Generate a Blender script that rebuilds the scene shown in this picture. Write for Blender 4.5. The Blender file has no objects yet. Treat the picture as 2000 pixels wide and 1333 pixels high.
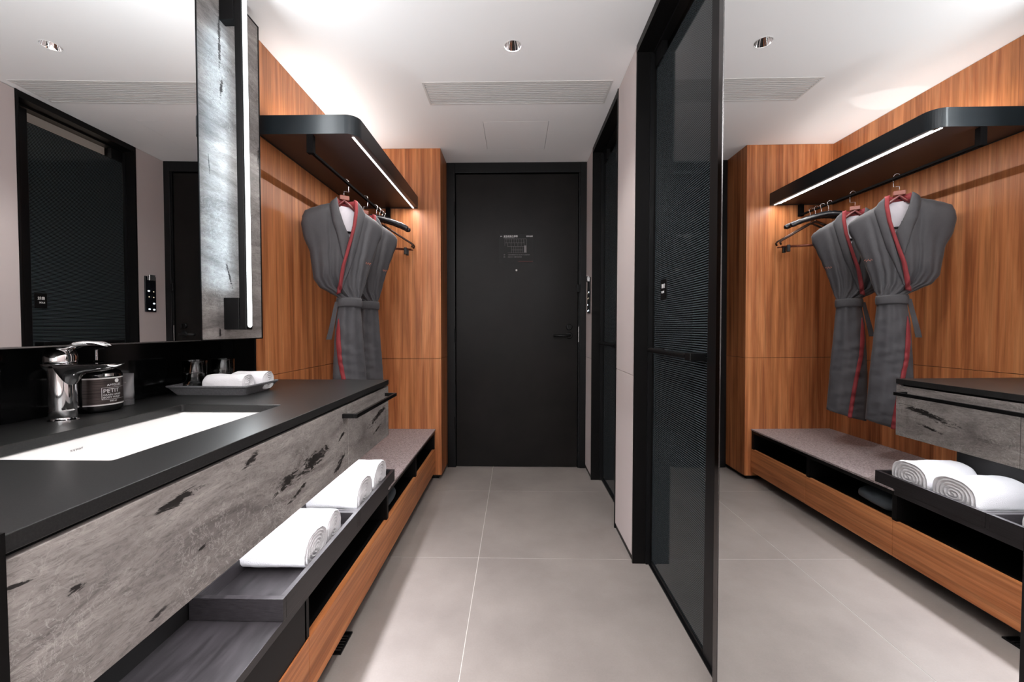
import bpy, bmesh, math, random
from mathutils import Vector, Matrix, noise
from mathutils.geometry import tessellate_polygon
random.seed(7)
sc = bpy.context.scene
C = sc.collection
PI = math.pi

# ------------------------------------------------------------------ camera
yaw, pitch, roll = 0.0196, -0.0292, -0.0005
def _r(a, ax): return Matrix.Rotation(a, 3, ax)
R = _r(yaw, 'Z') @ _r(pitch, 'X') @ _r(roll, 'Y')
cam_d = bpy.data.cameras.new('camera'); cam = bpy.data.objects.new('camera', cam_d); C.objects.link(cam)
M = Matrix.Identity(4)
for i in range(3):
    M[i][0] = R[i][0]; M[i][1] = R[i][2]; M[i][2] = -R[i][1]
M.translation = (0, 0, 1.0854)
cam.matrix_world = M
cam_d.sensor_width = 36; cam_d.lens = 805 / 2000 * 36
cam_d.shift_x = (1000 - 990.74) / 2000; cam_d.shift_y = (665.09 - 666.5) / 2000
cam_d.clip_start = 0.02
sc.camera = cam

# ------------------------------------------------------------------ world, exposure, big lights
w = bpy.data.worlds.new('world'); sc.world = w; w.use_nodes = True
w.node_tree.nodes['Background'].inputs[0].default_value = (0.9, 0.95, 1, 1)
w.node_tree.nodes['Background'].inputs[1].default_value = 0.0
sc.view_settings.view_transform = 'Standard'; sc.view_settings.look = 'None'
sc.view_settings.exposure = 0.05; sc.view_settings.gamma = 1.0
sc.view_settings.use_curve_mapping = False
try:
    sc.cycles.use_denoising = True
    sc.cycles.max_bounces = 10; sc.cycles.diffuse_bounces = 5; sc.cycles.glossy_bounces = 6
    sc.cycles.transmission_bounces = 6; sc.cycles.sample_clamp_indirect = 6
    sc.cycles.caustics_reflective = True; sc.cycles.caustics_refractive = False
except Exception:
    pass

def area(name, loc, rot, sx, sy, power, col=(1, 1, 1), spread=PI, parent=None):
    l = bpy.data.lights.new(name, 'AREA'); l.shape = 'RECTANGLE'; l.size = sx; l.size_y = sy
    l.energy = power; l.color = col; l.spread = spread
    o = bpy.data.objects.new(name, l); C.objects.link(o); o.rotation_euler = rot
    if parent: o.parent = parent; loc = Vector(loc) - parent.location
    o.location = loc
    return o
def spot(name, loc, power, ang=2.2, blend=.8, r=.03, col=(1, 1, 1)):
    l = bpy.data.lights.new(name, 'SPOT'); l.energy = power; l.spot_size = ang; l.spot_blend = blend
    l.shadow_soft_size = r; l.color = col
    o = bpy.data.objects.new(name, l); C.objects.link(o); o.location = loc
    return o

COOL = (0.93, 0.97, 1.0); WARM = (1.0, 0.95, 0.9)
# soft fill added behind the camera, acting as an unseen bedroom window
area('rear_fill_light', (-0.2, -2.65, 1.35), (PI / 2, 0, 0), 2.0, 1.7, 22, (1.0, .98, .97))
spot('downlight_lamp', (-0.013, 1.883, 2.386), 30, 1.9, .5, .012, (1, .97, .94))
spot('downlight_lamp', (-0.013, 0.35, 2.386), 42, 1.9, .5, .012, (1, .97, .94))
spot('downlight_lamp', (-0.013, -1.2, 2.386), 40, 1.9, .5, .012, (1, .97, .94))
area('clothes_shelf_led', (-0.721, 2.34, 1.927), (0, 0, 0), .010, 1.07, 5.5, (1, .95, .91))
area('shelf_cove_led', (-1.03, 2.36, 2.025), (PI, 0, 0), .02, 1.0, 2.8, (1, .96, .93))
area('vanity_lamp_front_led', (-0.966, 1.482, 1.68), (0, -PI / 2, 0), 1.15, .02, 7.0, (.92, .97, 1))
area('vanity_lamp_rear_led', (-0.995, 1.482, 1.69), (0, PI / 2, 0), .92, .02, 6.5, (.66, .86, 1))
area('vanity_underside_led', (-0.62, 1.20, .606), (0, -.25, 0), .012, 1.2, 12.0, (.95, .95, 1))
area('ceiling_fill_light', (0.0, -0.75, 1.55), (PI, 0, 0), .8, .8, 108, (.97, .985, 1))  # unseen lamp added behind the camera to brighten the ceiling
area('bathroom_lamp', (1.15, 2.2, 2.30), (0, 0, 0), .3, 1.6, 9, WARM)

# ------------------------------------------------------------------ material helpers
def mat(name, col=(.5, .5, .5), rough=.5, metal=0, **kw):
    m = bpy.data.materials.new(name); m.use_nodes = True
    b = m.node_tree.nodes['Principled BSDF']
    b.inputs['Base Color'].default_value = (*col, 1); b.inputs['Roughness'].default_value = rough
    b.inputs['Metallic'].default_value = metal
    for k, v in kw.items(): b.inputs[k].default_value = v
    return m
class N:
    def __init__(s, m): s.m = m; s.t = m.node_tree; s.b = s.t.nodes['Principled BSDF']
    def n(s, typ, **kw):
        x = s.t.nodes.new(typ)
        for k, v in kw.items():
            if k.startswith('_'): setattr(x, k[1:], v)
            else: x.inputs[k].default_value = v
        return x
    def l(s, a, b): s.t.links.new(a, b)
    def co(s, scale=(1, 1, 1), rot=(0, 0, 0), loc=(0, 0, 0)):
        tc = s.n('ShaderNodeTexCoord'); mp = s.n('ShaderNodeMapping')
        mp.inputs['Scale'].default_value = scale; mp.inputs['Rotation'].default_value = rot; mp.inputs['Location'].default_value = loc
        s.l(tc.outputs['Object'], mp.inputs['Vector']); return mp.outputs[0]
    def noise(s, v, scale=5, detail=4, rough=.5, dist=0):
        x = s.n('ShaderNodeTexNoise'); x.inputs['Scale'].default_value = scale; x.inputs['Detail'].default_value = detail
        x.inputs['Roughness'].default_value = rough; x.inputs['Distortion'].default_value = dist
        s.l(v, x.inputs['Vector']); return x.outputs['Fac']
    def ramp(s, f, stops):
        x = s.n('ShaderNodeValToRGB'); e = x.color_ramp.elements
        e[0].position = stops[0][0]; e[0].color = (*stops[0][1], 1); e[1].position = stops[1][0]; e[1].color = (*stops[1][1], 1)
        for p, c in stops[2:]:
            k = e.new(p); k.color = (*c, 1)
        s.l(f, x.inputs['Fac']); return x.outputs['Color']
    def mix(s, f, a, b, mode='MIX'):
        x = s.n('ShaderNodeMix'); x.data_type = 'RGBA'; x.blend_type = mode
        for k, v in ((0, f), (6, a), (7, b)):
            if hasattr(v, 'is_output'): s.l(v, x.inputs[k])
            else: x.inputs[k].default_value = v if k == 0 else (*v, 1)
        return x.outputs[2]
    def bump(s, f, st=.2, d=.01):
        x = s.n('ShaderNodeBump'); x.inputs['Strength'].default_value = st; x.inputs['Distance'].default_value = d
        s.l(f, x.inputs['Height']); s.l(x.outputs[0], s.b.inputs['Normal'])
def g3(v): return (v, v, v)
def srgb(r, g, b):
    f = lambda c: (c / 255 / 12.92) if c <= 10 else ((c / 255 + .055) / 1.055) ** 2.4
    return (f(r), f(g), f(b))

def wood(name, axis, seed, dark=srgb(128, 70, 38), mid=srgb(170, 102, 60), light=srgb(200, 132, 82)):
    m = mat(name, mid, .42); k = N(m)
    def sc3(cross, along): return tuple(along if 'xyz'[i] == axis else cross for i in range(3))
    v = k.co(sc3(1, .035), loc=(seed * 3.1, seed * 1.7, seed * 2.3))
    band = k.noise(v, 9, 2, .5)
    v2 = k.co(sc3(1, .02), loc=(seed, seed, seed)); fine = k.noise(v2, 85, 5, .65, .3)
    v3 = k.co(sc3(1, .05), loc=(seed * 5, 0, seed)); mid_n = k.noise(v3, 26, 4, .6, .5)
    c1 = k.ramp(band, [(.34, dark), (.46, mid), (.58, light), (.66, mid)])
    c2 = k.ramp(mid_n, [(.34, srgb(122, 66, 34)), (.5, srgb(176, 108, 66)), (.66, srgb(212, 144, 94))])
    c = k.mix(.55, c1, c2)
    g = k.ramp(fine, [(.34, g3(.42)), (.58, g3(1.0))])
    c = k.mix(.6, c, g, 'MULTIPLY')
    k.l(c, k.b.inputs['Base Color']); k.bump(fine, .06, .002)
    k.b.inputs['Specular IOR Level'].default_value = .35
    return m
W_V = [wood('walnut_vertical_%d' % i, 'z', 1.3 * i + .4) for i in range(3)]
W_H = wood('walnut_horizontal', 'y', 4.2, srgb(172, 102, 56), srgb(204, 126, 74), srgb(222, 146, 90))

STREAKS_H = [(0.68, 0.797, 0.067, 0.012, 0.075), (0.865, 0.802, 0.033, 0.012, 0.352), (1.005, 0.705, 0.071, 0.022, 0.266), (1.14, 0.712, 0.126, 0.03, 0.124), (1.305, 0.645, 0.076, 0.016, 0.434), (1.687, 0.725, 0.145, 0.02, 0.217), (0.449, 0.792, 0.017, 0.004, -0.219), (0.512, 0.75, 0.014, 0.008, -0.045), (0.725, 0.687, 0.013, 0.005, 0.1), (0.635, 0.633, 0.031, 0.007, 0.119), (1.05, 0.655, 0.065, 0.01, 0.291), (1.33, 0.735, 0.042, 0.008, 0.464), (1.67, 0.67, 0.064, 0.007, 0.197)]
STREAKS_V = [(1.466, 2.098, 0.147, 0.01, -1.567), (1.472, 1.94, 0.051, 0.01, -1.732), (1.5, 1.275, 0.073, 0.008, -1.222), (1.446, 1.07, 0.025, 0.008, -1.521), (1.685, 1.77, 0.063, 0.008, -1.591), (1.405, 1.65, 0.063, 0.004, -1.471)]
def m_marble(name, rot, seed=0, streaks=(), org=(0, 0)):
    m = mat(name, srgb(130, 126, 122), .42); k = N(m)
    v = k.co((1, 1, 1), rot, (seed, seed * .7, 0))
    vs = k.co((1, .55, 2.2), rot, (seed, 0, seed))
    big = k.noise(vs, 5.5, 9, .68, 1.2)
    c = k.ramp(big, [(.3, srgb(98, 92, 90)), (.5, srgb(144, 138, 135)), (.7, srgb(178, 172, 168))])
    fl = k.noise(vs, 48, 8, .75, 2.6)                                    # flow grain
    c = k.mix(.8, c, k.ramp(fl, [(.36, g3(.42)), (.5, g3(.85)), (.66, g3(1.0))]), 'MULTIPLY')
    wn = k.noise(v, 24, 6, .65, 1.6)                                     # white hair veins
    wm = k.ramp(wn, [(.48, g3(0)), (.5, g3(.6)), (.52, g3(0))])
    msk = k.ramp(k.noise(v, 5, 3, .5), [(.40, g3(0)), (.58, g3(1))])
    wm2 = k.mix(1, wm, msk, 'MULTIPLY')
    wf = k.n('ShaderNodeRGBToBW'); k.l(wm2, wf.inputs[0])
    c = k.mix(wf.outputs[0], c, srgb(190, 186, 182))
    # black streaks of the slab: noise-torn ellipses (centre y, z, half length, half width, angle)
    tc = k.n('ShaderNodeTexCoord'); p2 = k.noise(vs, 34, 6, .75, 1.4); tot = None
    for (sy_, sz_, hl_, hw_, an_) in streaks:
        mp = k.n('ShaderNodeMapping', _vector_type='TEXTURE'); k.l(tc.outputs['Object'], mp.inputs['Vector'])
        mp.inputs['Location'].default_value = (0, sy_ - org[0], sz_ - org[1]); mp.inputs['Rotation'].default_value = (an_, 0, 0); mp.inputs['Scale'].default_value = (1e4, hl_, hw_)
        ln = k.n('ShaderNodeVectorMath', _operation='LENGTH'); k.l(mp.outputs[0], ln.inputs[0])
        sb = k.n('ShaderNodeMath', _operation='SUBTRACT'); sb.inputs[0].default_value = 1.0; k.l(ln.outputs['Value'], sb.inputs[1])
        if tot is None: tot = sb.outputs[0]
        else:
            mxn = k.n('ShaderNodeMath', _operation='MAXIMUM'); k.l(tot, mxn.inputs[0]); k.l(sb.outputs[0], mxn.inputs[1]); tot = mxn.outputs[0]
    cl = k.n('ShaderNodeMath', _operation='MAXIMUM'); k.l(tot, cl.inputs[0]); cl.inputs[1].default_value = -.35
    a = k.n('ShaderNodeMath', _operation='MULTIPLY_ADD'); k.l(p2, a.inputs[0]); a.inputs[1].default_value = 3.2; k.l(cl.outputs[0], a.inputs[2])
    dm = k.ramp(a.outputs[0], [(0, g3(0)), (1, g3(1))]); rr_ = k.n('ShaderNodeMapRange'); k.l(a.outputs[0], rr_.inputs[0]); rr_.inputs[1].default_value = 1.92; rr_.inputs[2].default_value = 2.15
    c = k.mix(rr_.outputs[0], c, srgb(34, 31, 30))
    k.l(c, k.b.inputs['Base Color']); k.bump(fl, .04, .002)
    return m
MARBLE = m_marble('grey_marble', (math.radians(-38), 0, 0), 0, STREAKS_H, (1.822, .609))
MARBLE_V = m_marble('grey_marble_upright', (math.radians(-84), 0, 0), 3.3, STREAKS_V, (1.53, 1.04))

def m_tile():
    m = mat('warm_grey_tile', srgb(160, 154, 149), .48); k = N(m)
    a = k.noise(k.co(), 3, 6, .6); b = k.noise(k.co((1, 1, 1)), 160, 3, .6)
    c = k.ramp(a, [(.3, srgb(128, 120, 116)), (.7, srgb(145, 137, 132))])
    c = k.mix(.25, c, k.ramp(b, [(.35, g3(.8)), (.65, g3(1))]), 'MULTIPLY')
    k.l(c, k.b.inputs['Base Color']); k.bump(b, .03, .001); return m
TILE = m_tile(); GROUT = mat('pale_grout', srgb(200, 195, 190), .8)
CEIL = mat('white_ceiling_paint', srgb(240, 239, 239), .85)
BEIGE = mat('taupe_wall_panel', srgb(184, 173, 171), .6)
def speck(name, c0, c1, c2, scale, rough=.6, b=.1):
    m = mat(name, c1, rough); k = N(m); n = k.noise(k.co(), scale, 4, .7)
    k.l(k.ramp(n, [(.36, c0), (.5, c1), (.66, c2)]), k.b.inputs['Base Color']); k.bump(n, b, .001); return m
BENCH = speck('mauve_grey_bench_stone', srgb(106, 93, 93), srgb(152, 139, 139), srgb(176, 164, 163), 130, .55)
COUNTER = speck('charcoal_counter_stone', srgb(29, 29, 29), srgb(35, 35, 35), srgb(42, 42, 42), 300, .36, .03)
COUNTER.node_tree.nodes['Principled BSDF'].inputs['Specular IOR Level'].default_value = .35
SPD = {'Specular IOR Level': .22}
BLACK_GLOSS = mat('black_gloss_stone', srgb(9, 10, 11), .1, **{'Specular IOR Level': .35})
BLACK = mat('black_metal', srgb(11, 11, 12), .4, **SPD)
BLACK_SATIN = mat('black_satin_paint', srgb(12, 11, 11), .42, **{'Specular IOR Level': .14})
def m_door():
    m = mat('black_door_paint', srgb(32, 29, 28), .34, **{'Specular IOR Level': .14}); k = N(m)
    n = k.noise(k.co((1, 1, 1)), 3.2, 7, .65)
    k.l(k.ramp(n, [(.3, srgb(13, 12, 11)), (.7, srgb(25, 22, 21))]), k.b.inputs['Base Color'])
    r = k.n('ShaderNodeMapRange'); k.l(n, r.inputs[0]); r.inputs[3].default_value = .25; r.inputs[4].default_value = .5
    k.l(r.outputs[0], k.b.inputs['Roughness']); return m
DOOR = m_door()
SHELF_BLUE = mat('blue_black_shelf_metal', srgb(32, 38, 42), .3)
SHELF_UNDER = mat('brown_black_underside', srgb(56, 44, 42), .45)
RAIL = mat('matt_black_rail', srgb(14, 12, 12), .9, **{'Specular IOR Level': .05})
def m_blackwood():
    m = mat('black_stained_wood', srgb(44, 41, 43), .34, **{'Specular IOR Level': .35}); k = N(m)
    n = k.noise(k.co((6, 1, 60)), 8, 4, .6)
    k.l(k.ramp(n, [(.3, srgb(24, 22, 23)), (.7, srgb(44, 41, 43))]), k.b.inputs['Base Color']); k.bump(n, .15, .001); return m
BLACKWOOD = m_blackwood()
CHROME = mat('chrome', (.85, .85, .86), .04, 1)
STEEL = mat('brushed_steel', (.7, .7, .7), .25, 1)
MIRROR = mat('mirror_silver', (.93, .94, .94), 0.0, 1)
CERAMIC = mat('white_ceramic', srgb(228, 228, 227), .12)
def m_terry(name, c=srgb(236, 235, 238)):
    m = mat(name, c, .95); k = N(m); n = k.noise(k.co(), 420, 3, .7); k.bump(n, .7, .004)
    k.b.inputs['Sheen Weight'].default_value = .3; return m
TERRY = m_terry('white_terry')
def m_cloth(name, c, c2):
    m = mat(name, c, .7); k = N(m); n = k.noise(k.co((1, 1, 1)), 7, 5, .6, .8)
    f = k.noise(k.co((700, 700, 90)), 1, 2, .5)
    k.l(k.ramp(n, [(.3, c), (.7, c2)]), k.b.inputs['Base Color'])
    b1 = k.n('ShaderNodeBump'); b1.inputs['Strength'].default_value = .3; b1.inputs['Distance'].default_value = .008; k.l(n, b1.inputs['Height'])
    b2 = k.n('ShaderNodeBump'); b2.inputs['Strength'].default_value = .15; b2.inputs['Distance'].default_value = .001; k.l(f, b2.inputs['Height'])
    k.l(b1.outputs[0], b2.inputs['Normal']); k.l(b2.outputs[0], k.b.inputs['Normal'])
    k.b.inputs['Sheen Weight'].default_value = .1; return m
ROBE = m_cloth('charcoal_robe_cloth', srgb(58, 57, 61), srgb(68, 67, 70))
LINING = m_cloth('white_lining', srgb(205, 200, 208), srgb(220, 216, 222))
RED = m_cloth('red_trim_cloth', srgb(112, 25, 31), srgb(134, 34, 41))
BELT = m_cloth('belt_cloth', srgb(54, 53, 56), srgb(64, 63, 66))
HANGWOOD = mat('red_brown_hanger_wood', srgb(122, 64, 50), .4)
SATIN = mat('black_satin', srgb(26, 26, 30), .28)
TRAYGREY = speck('slate_grey_tray', srgb(92, 92, 95), srgb(104, 104, 107), srgb(116, 116, 119), 200, .35, .05)
GLASS = mat('clear_glass', (.95, .97, .97), .0, 0, **{'Transmission Weight': 1.0, 'IOR': 1.48})
GRILLE = mat('white_grille_metal', srgb(214, 212, 210), .5)
def emis(name, col, st):
    m = mat(name, (0, 0, 0), .5); b = m.node_tree.nodes['Principled BSDF']
    b.inputs['Emission Color'].default_value = (*col, 1); b.inputs['Emission Strength'].default_value = st; return m
LED = emis('led_diffuser', (1, .97, .95), 4.0)
LED_COOL = emis('cool_led_diffuser', (.93, .98, 1), 4.0)
ICON = emis('lit_icon', (.8, .9, 1), 2.5); ICON_W = emis('lit_amber_icon', (1, .85, .6), .8)
WHITE_INK = mat('white_print', srgb(238, 238, 238), .6); GREY_INK = mat('grey_print', srgb(165, 162, 162), .6)
DARK_INK = mat('dark_grey_print', srgb(118, 114, 114), .6); RED_INK = mat('red_print', srgb(140, 50, 45), .6)
def m_ribbed():
    # glass printed with fine horizontal lines, 6.6 mm pitch
    m = mat('line_printed_dark_glass', srgb(20, 24, 27), .07, **{'Specular IOR Level': .3}); k = N(m)
    tc = k.n('ShaderNodeTexCoord'); sp = k.n('ShaderNodeSeparateXYZ'); k.l(tc.outputs['Object'], sp.inputs[0])
    a = k.n('ShaderNodeMath', _operation='MULTIPLY'); k.l(sp.outputs['Z'], a.inputs[0]); a.inputs[1].default_value = 1 / .0082
    f = k.n('ShaderNodeMath', _operation='FRACT'); k.l(a.outputs[0], f.inputs[0])
    c = k.ramp(f.outputs[0], [(.40, srgb(9, 10, 11)), (.52, srgb(60, 66, 69)), (.9, srgb(60, 66, 69)), (1.0, srgb(9, 10, 11))])
    sr = k.n('ShaderNodeMapRange'); k.l(f.outputs[0], sr.inputs[0]); sr.inputs[1].default_value = .40; sr.inputs[2].default_value = .52; sr.inputs[3].default_value = .08; sr.inputs[4].default_value = .5
    k.l(sr.outputs[0], k.b.inputs['Specular IOR Level'])
    k.l(c, k.b.inputs['Base Color']); return m
RIBBED = m_ribbed()

# ------------------------------------------------------------------ mesh helpers
def obj(name, bm, m, parent=None, smooth=False, bevel=0, kind=None):
    me = bpy.data.meshes.new(name)
    if parent is not None:
        off = Vector(parent.location)
        if parent.parent: off = off + parent.parent.location
        bmesh.ops.translate(bm, verts=bm.verts, vec=-off)
    bmesh.ops.recalc_face_normals(bm, faces=bm.faces)
    bm.to_mesh(me); bm.free()
    ms = m if isinstance(m, (list, tuple)) else [m]
    for x in ms: me.materials.append(x)
    if smooth:
        for p in me.polygons: p.use_smooth = True
    o = bpy.data.objects.new(name, me); C.objects.link(o)
    if parent is not None: o.parent = parent
    if bevel:
        b = o.modifiers.new('bevel', 'BEVEL'); b.width = bevel; b.segments = 2; b.limit_method = 'ANGLE'; b.angle_limit = .7
    if kind: o['kind'] = kind
    return o
def thing(name, label, cat, loc=(0, 0, 0), group=None, kind=None):
    o = bpy.data.objects.new(name, None); C.objects.link(o); o.location = loc; o.empty_display_size = .05
    if label: o['label'] = label
    if cat: o['category'] = cat
    if group: o['group'] = group
    if kind: o['kind'] = kind
    return o
def tag(o, label, cat=None, group=None, kind=None):
    if label: o['label'] = label
    if cat: o['category'] = cat
    if group: o['group'] = group
    if kind: o['kind'] = kind
    return o
def bx(x0, x1, y0, y1, z0, z1, bm=None):
    bm = bm or bmesh.new()
    vs = [bm.verts.new((x, y, z)) for z in (z0, z1) for x, y in ((x0, y0), (x1, y0), (x1, y1), (x0, y1))]
    for f in ((0, 3, 2, 1), (4, 5, 6, 7), (0, 1, 5, 4), (1, 2, 6, 5), (2, 3, 7, 6), (3, 0, 4, 7)):
        bm.faces.new([vs[i] for i in f])
    return bm
def prism(poly, z0, z1, holes=(), bm=None, top=True, bot=True):
    """flat slab between z0 and z1 with outline poly and holes (lists of xy)"""
    bm = bm or bmesh.new()
    loops = [list(poly)] + [list(h) for h in holes]
    tri = tessellate_polygon([[Vector((x, y, 0)) for x, y in l] for l in loops])
    flat = [p for l in loops for p in l]
    lo = [bm.verts.new((x, y, z0)) for x, y in flat]; hi = [bm.verts.new((x, y, z1)) for x, y in flat]
    for t in tri:
        if top: bm.faces.new([hi[i] for i in t])
        if bot: bm.faces.new([lo[i] for i in reversed(t)])
    k = 0
    for l in loops:
        n = len(l)
        for i in range(n):
            a, b = k + i, k + (i + 1) % n
            bm.faces.new((lo[a], lo[b], hi[b], hi[a]))
        k += n
    return bm
def circ(cx, cy, r, n=32, a0=0): return [(cx + r * math.cos(a0 + 2 * PI * i / n), cy + r * math.sin(a0 + 2 * PI * i / n)) for i in range(n)]
def rect(x0, x1, y0, y1): return [(x0, y0), (x1, y0), (x1, y1), (x0, y1)]
def rrect(x0, x1, y0, y1, r, n=6, corners=(1, 1, 1, 1)):
    out = []
    for (cx, cy, a), on in zip(((x0 + r, y0 + r, PI), (x1 - r, y0 + r, 1.5 * PI), (x1 - r, y1 - r, 0), (x0 + r, y1 - r, .5 * PI)), corners):
        if on:
            for i in range(n + 1):
                t = a + .5 * PI * i / n; out.append((cx + r * math.cos(t), cy + r * math.sin(t)))
        else:
            out.append((cx + (-r if a in (PI, .5 * PI) else r), cy + (-r if a in (PI, 1.5 * PI) else r)))
    return out
def lathe(prof, cx, cy, n=36, bm=None, caps=True):
    bm = bm or bmesh.new(); rings = []
    for r, z in prof:
        if r < 1e-5: rings.append([bm.verts.new((cx, cy, z))])
        else: rings.append([bm.verts.new((cx + r * math.cos(2 * PI * i / n), cy + r * math.sin(2 * PI * i / n), z)) for i in range(n)])
    for a, b in zip(rings, rings[1:]):
        for i in range(n):
            j = (i + 1) % n
            q = [a[i % len(a)], a[j % len(a)], b[j % len(b)], b[i % len(b)]]
            q2 = []
            for v in q:
                if v not in q2: q2.append(v)
            if len(q2) > 2:
                try: bm.faces.new(q2)
                except ValueError: pass
    if caps:
        for rg in (rings[0], rings[-1]):
            if len(rg) > 1:
                try: bm.faces.new(rg)
                except ValueError: pass
    return bm
def tube(pts, r, n=8, bm=None, taper=None, closed=False):
    bm = bm or bmesh.new(); pts = [Vector(p) for p in pts]; rings = []; up = None
    for i, p in enumerate(pts):
        a = pts[i - 1] if i else pts[0]; b = pts[i + 1] if i < len(pts) - 1 else pts[-1]
        t = (b - a).normalized()
        if up is None:
            up = Vector((0, 0, 1)) if abs(t.z) < .9 else Vector((1, 0, 0))
        s = t.cross(up).normalized(); up = s.cross(t).normalized()
        rr = r if taper is None else r * taper[i]
        rings.append([bm.verts.new(p + (s * math.cos(2 * PI * k / n) + up * math.sin(2 * PI * k / n)) * rr) for k in range(n)])
    for a, b in zip(rings, rings[1:]):
        for k in range(n): bm.faces.new((a[k], a[(k + 1) % n], b[(k + 1) % n], b[k]))
    bm.faces.new(rings[0]); bm.faces.new(rings[-1]); return bm
def loft(rings, bm=None, cap=True):
    bm = bm or bmesh.new(); vr = [[bm.verts.new(p) for p in r] for r in rings]; n = len(vr[0])
    for a, b in zip(vr, vr[1:]):
        for k in range(n): bm.faces.new((a[k], a[(k + 1) % n], b[(k + 1) % n], b[k]))
    if cap: bm.faces.new(vr[0]); bm.faces.new(vr[-1])
    return bm
def text(name, s, size, loc, rot, m, parent, extrude=.0002, align='LEFT'):
    cu = bpy.data.curves.new(name, 'FONT'); cu.body = s; cu.size = size; cu.extrude = extrude; cu.align_x = align; cu.resolution_u = 2
    o = bpy.data.objects.new(name, cu); C.objects.link(o)
    bpy.context.view_layer.update()
    me = bpy.data.meshes.new_from_object(o.evaluated_get(bpy.context.evaluated_depsgraph_get()))
    bpy.data.objects.remove(o)
    mx = Matrix.Translation(Vector(loc)) @ rot.to_4x4()
    me.transform(mx); bm = bmesh.new(); bm.from_mesh(me)
    return obj(name, bm, m, parent)
ROT_FRONT = Matrix(((1, 0, 0), (0, 0, -1), (0, 1, 0)))        # reads from -Y (towards the camera)
ROT_LEFTW = Matrix(((0, 0, -1), (-1, 0, 0), (0, 1, 0)))       # on a wall whose face looks to -X
ROT_RIGHTW = Matrix(((0, 0, 1), (1, 0, 0), (0, 1, 0)))        # on a face that looks to +X

# ------------------------------------------------------------------ constants of the place
H = 2.35
XL, XN, XR, XG = -1.1244, -1.215, .543, .63
YW = 1.766
YB, YD, XB = 2.922, 3.1875, -.5282
YE, XC, ZC = 1.822, -.565, .856
ZS = .868

# ------------------------------------------------------------------ floor
fl = obj('floor', bx(-2.1, 1.9, -2.9, 3.4, -.05, -.0008), GROUT, kind='structure')
xs = [-2.5795, -1.7772, -.975, -.1727, .6295, 1.4317, 2.2339]; ys = [-2.9 + .0, -2.0975, -1.2953, -.4931, .3091, 1.1124, 1.9146, 2.7168, 3.519]
for i in range(len(xs) - 1):
    for j in range(len(ys) - 1):
        x0, x1 = max(xs[i], -2.1), min(xs[i + 1], 1.9); y0, y1 = max(ys[j], -2.9), min(ys[j + 1], 3.4)
        if x1 - x0 < .02: continue
        g = .0012; t = obj('tile', bx(x0 + g, x1 - g, y0 + g, y1 - g, -.02, 0), TILE, fl)

# ------------------------------------------------------------------ ceiling with openings
DL = [(-.013, 1.883), (-.013, .35), (-.013, -1.2)]
VX0, VX1, VY0, VY1 = -.4735, .4885, 2.158, 2.352
holes = [circ(x, y, .037, 36) for x, y in DL] + [rect(VX0, VX1, VY0, VY1)]
ax0, ax1, ay0, ay1 = -.198, .202, 2.56, 2.95
g = .0018
def slab(x0, x1, y0, y1, hs, bm): return prism(rect(x0, x1, y0, y1), H, H + .03, hs, bm)
bm = bmesh.new()                                          # strips between the openings, each with at most one hole
for y0, y1, hs in ((-2.9, -.4, [holes[2]]), (-.4, 1.0, [holes[1]]), (1.0, 2.1, [holes[0]]), (2.1, 2.45, [holes[3]]), (2.45, 3.4, [rect(ax0 - g, ax1 + g, ay0 - g, ay1 + g)])):
    slab(-2.1, 1.9, y0, y1, hs, bm)
bmesh.ops.remove_doubles(bm, verts=bm.verts, dist=1e-5)
ce = obj('ceiling', bm, CEIL, kind='structure')
obj('access_panel', bx(ax0, ax1, ay0, ay1, H, H + .02), CEIL, ce)
obj('ceiling_void', bx(-2.1, 1.9, -2.9, 3.4, H + .16, H + .2), mat('void_dark', srgb(60, 58, 57), .9), ce)
obj('access_groove_backing', bx(ax0 - .02, ax1 + .02, ay0 - .02, ay1 + .02, H + .031, H + .04), mat('groove_grey', srgb(120, 118, 116), .9), ce)

# ------------------------------------------------------------------ walls
def panel(name, x0, x1, y0, y1, z0, z1, m, parent, bevel=.0008):
    return obj(name, bx(x0, x1, y0, y1, z0, z1), m, parent, bevel=bevel)
wl = obj('wall_left', bx(-1.33, -1.2205, -2.9, 3.4, 0, H), mat('dark_carcass', srgb(30, 22, 18), .8), kind='structure')
J = .0012
panel('backsplash_panel', -1.220, XN, .40, YW - .010, ZC - .02, 1.08, BLACK_GLOSS, wl)
panel('lower_backing', -1.220, XN, .40, YW, 0, ZC - .022, BLACK_SATIN, wl)
panel('upper_backing', -1.220, XN, .40, YW - .010, 1.081, H, BLACK_SATIN, wl)
panel('black_return', -1.220, XL - .001, YW - .0095, YW, ZC + .0005, H - .001, BLACK_SATIN, wl)
panel('plain_panel', -1.220, XN + .004, -2.9, .398, 0, H, BEIGE, wl)
panel('wood_panel', -1.220, XL, YW + .0005, YB + .02, ZS + J, H - .001, W_V[0], wl)
panel('wood_panel', -1.220, XL, YE + .001, YB + .02, .0, ZS - J, W_V[0], wl)
wb = obj('wall_back', bx(-1.33, .75, YD + .07, YD + .2, 0, H), mat('dark_carcass_back', srgb(24, 20, 18), .8), kind='structure')
# tall timber-clad pier beside the entrance door
wp = obj('wall_pier', bx(XL - .02, XB - .014, YB + .014, YD + .07, .02, H), mat('dark_carcass_pier', srgb(30, 22, 18), .8), kind='structure')
panel('wood_panel', XL + .0005, XB, YB, YB + .013, ZS + J, H - .001, W_V[1], wp)
panel('wood_panel', XL + .0005, XB, YB, YB + .013, .03, ZS - J, W_V[1], wp)
panel('wood_panel', XB - .013, XB + .0002, YB + .0135, YD + .02, ZS + J, H - .001, W_V[2], wp)
panel('wood_panel', XB - .013, XB + .0002, YB + .0135, YD + .02, .03, ZS - J, W_V[2], wp)
obj('plinth', bx(XL, XB - .025, YB + .02, YD + .06, 0, .03), BLACK, wp)
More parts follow.
